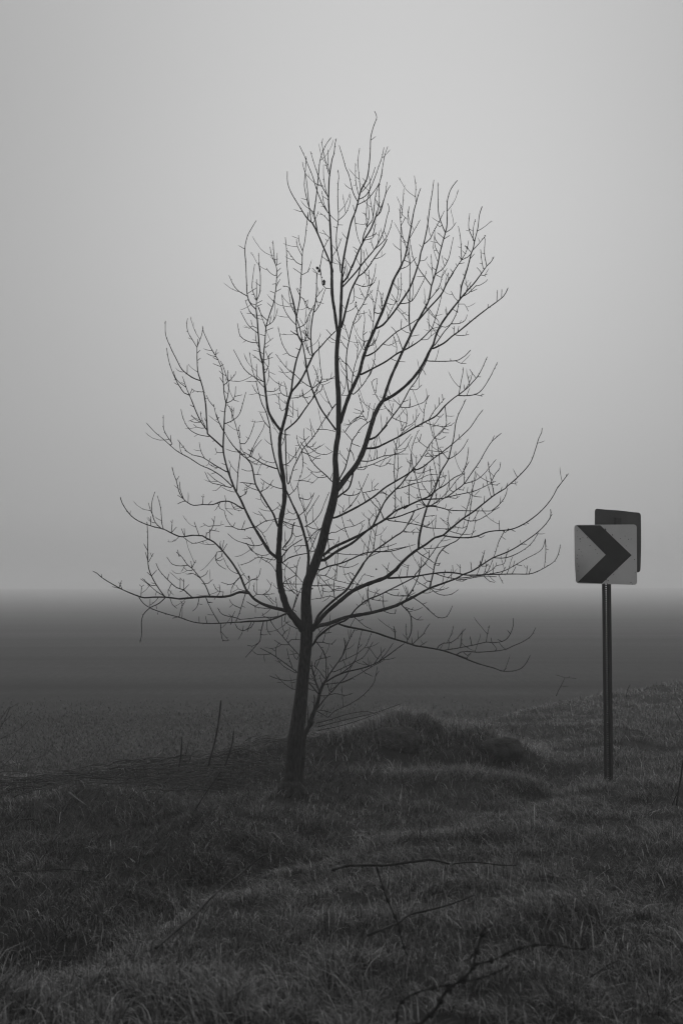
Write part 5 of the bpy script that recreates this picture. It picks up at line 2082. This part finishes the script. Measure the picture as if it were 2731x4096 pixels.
# ------------------------------------------------------------------ sky and sun
SUN_EL, SUN_AZ = math.radians(32), math.radians(2)      # behind the mist, ahead of the camera
w = bpy.data.worlds.new('World'); bpy.context.scene.world = w; w.use_nodes = True
nt = w.node_tree; N, L = nt.nodes, nt.links
bg = N['Background']; bg.inputs['Strength'].default_value = 0.1
sky = N.new('ShaderNodeTexSky'); sky.sky_type = 'NISHITA'; sky.sun_disc = False
sky.sun_elevation = SUN_EL; sky.sun_rotation = SUN_AZ; sky.dust_density = 8; sky.air_density = 1.0
bw_ = N.new('ShaderNodeRGBToBW'); L.new(sky.outputs[0], bw_.inputs[0])
tc = N.new('ShaderNodeTexCoord'); nrm = N.new('ShaderNodeVectorMath'); nrm.operation = 'NORMALIZE'; L.new(tc.outputs['Generated'], nrm.inputs[0])
def math_node(op, a, b=None):
    m = N.new('ShaderNodeMath'); m.operation = op
    for i, q in enumerate((a, b)):
        if q is None: continue
        if isinstance(q, (int, float)): m.inputs[i].default_value = q
        else: L.new(q, m.inputs[i])
    return m.outputs[0]
sep = N.new('ShaderNodeSeparateXYZ'); L.new(nrm.outputs[0], sep.inputs[0])
# layer of stratus: brighter overhead than at the horizon
cr = N.new('ShaderNodeValToRGB'); cr.color_ramp.interpolation = 'B_SPLINE'
els = cr.color_ramp.elements
for i, (p, v) in enumerate(SKY_STOPS):
    e = els[i] if i < 2 else els.new(p)
    e.position = p; e.color = grey(v)
L.new(math_node('MAXIMUM', sep.outputs['Z'], 0.0), cr.inputs[0])
# wide glow where the sun stands behind the cloud
dt = N.new('ShaderNodeVectorMath'); dt.operation = 'DOT_PRODUCT'; L.new(nrm.outputs[0], dt.inputs[0])
ga, ge = math.radians(GLOW_AZ), math.radians(GLOW_EL)
dt.inputs[1].default_value = (math.sin(ga) * math.cos(ge), math.cos(ga) * math.cos(ge), math.sin(ge))
ang = math_node('SUBTRACT', 1.0, dt.outputs['Value'])
glow = math_node('MULTIPLY', math_node('EXPONENT', math_node('MULTIPLY', ang, -GLOW_K)), GLOW_A)
cloud = math_node('MULTIPLY', math_node('MULTIPLY', cr.outputs[0], math_node('ADD', glow, 1.0)), CLOUD)
tot = math_node('ADD', cloud, math_node('MULTIPLY', math_node('MINIMUM', bw_.outputs[0], 6.0), 0.08))
L.new(tot, bg.inputs['Color'])
sd = bpy.data.lights.new('sun', 'SUN'); sd.energy = 0.5; sd.angle = math.radians(60); sd.color = (1, 1, 1)
so = bpy.data.objects.new('sun', sd); C.objects.link(so)
dirv = Vector((math.sin(SUN_AZ) * math.cos(SUN_EL), math.cos(SUN_AZ) * math.cos(SUN_EL), math.sin(SUN_EL)))
so.rotation_euler = dirv.to_track_quat('Z', 'Y').to_euler(); so.location = (0, 40, 30)

# ------------------------------------------------------------------ camera, render
cd = bpy.data.cameras.new('camera'); co_ = bpy.data.objects.new('camera', cd); C.objects.link(co_)
co_.location = (0, 0, EYE); co_.rotation_euler = (math.pi / 2 + PITCH, 0, 0)
cd.sensor_width = 36; cd.lens = 50; cd.clip_end = 8000; cd.clip_start = 0.05
cd.dof.use_dof = True; cd.dof.focus_distance = 13.2; cd.dof.aperture_fstop = 3.5
sc = bpy.context.scene; sc.camera = co_
sc.render.engine = 'CYCLES'
sc.cycles.use_denoising = DENOISE
sc.cycles.max_bounces = 6; sc.cycles.diffuse_bounces = 3; sc.cycles.glossy_bounces = 2; sc.cycles.transmission_bounces = 3; sc.cycles.volume_bounces = 2
sc.cycles.pixel_filter_type = 'BLACKMAN_HARRIS'; sc.cycles.filter_width = 1.2
sc.view_settings.view_transform = 'Standard'; sc.view_settings.look = 'None'; sc.view_settings.gamma = 1; sc.view_settings.exposure = 0
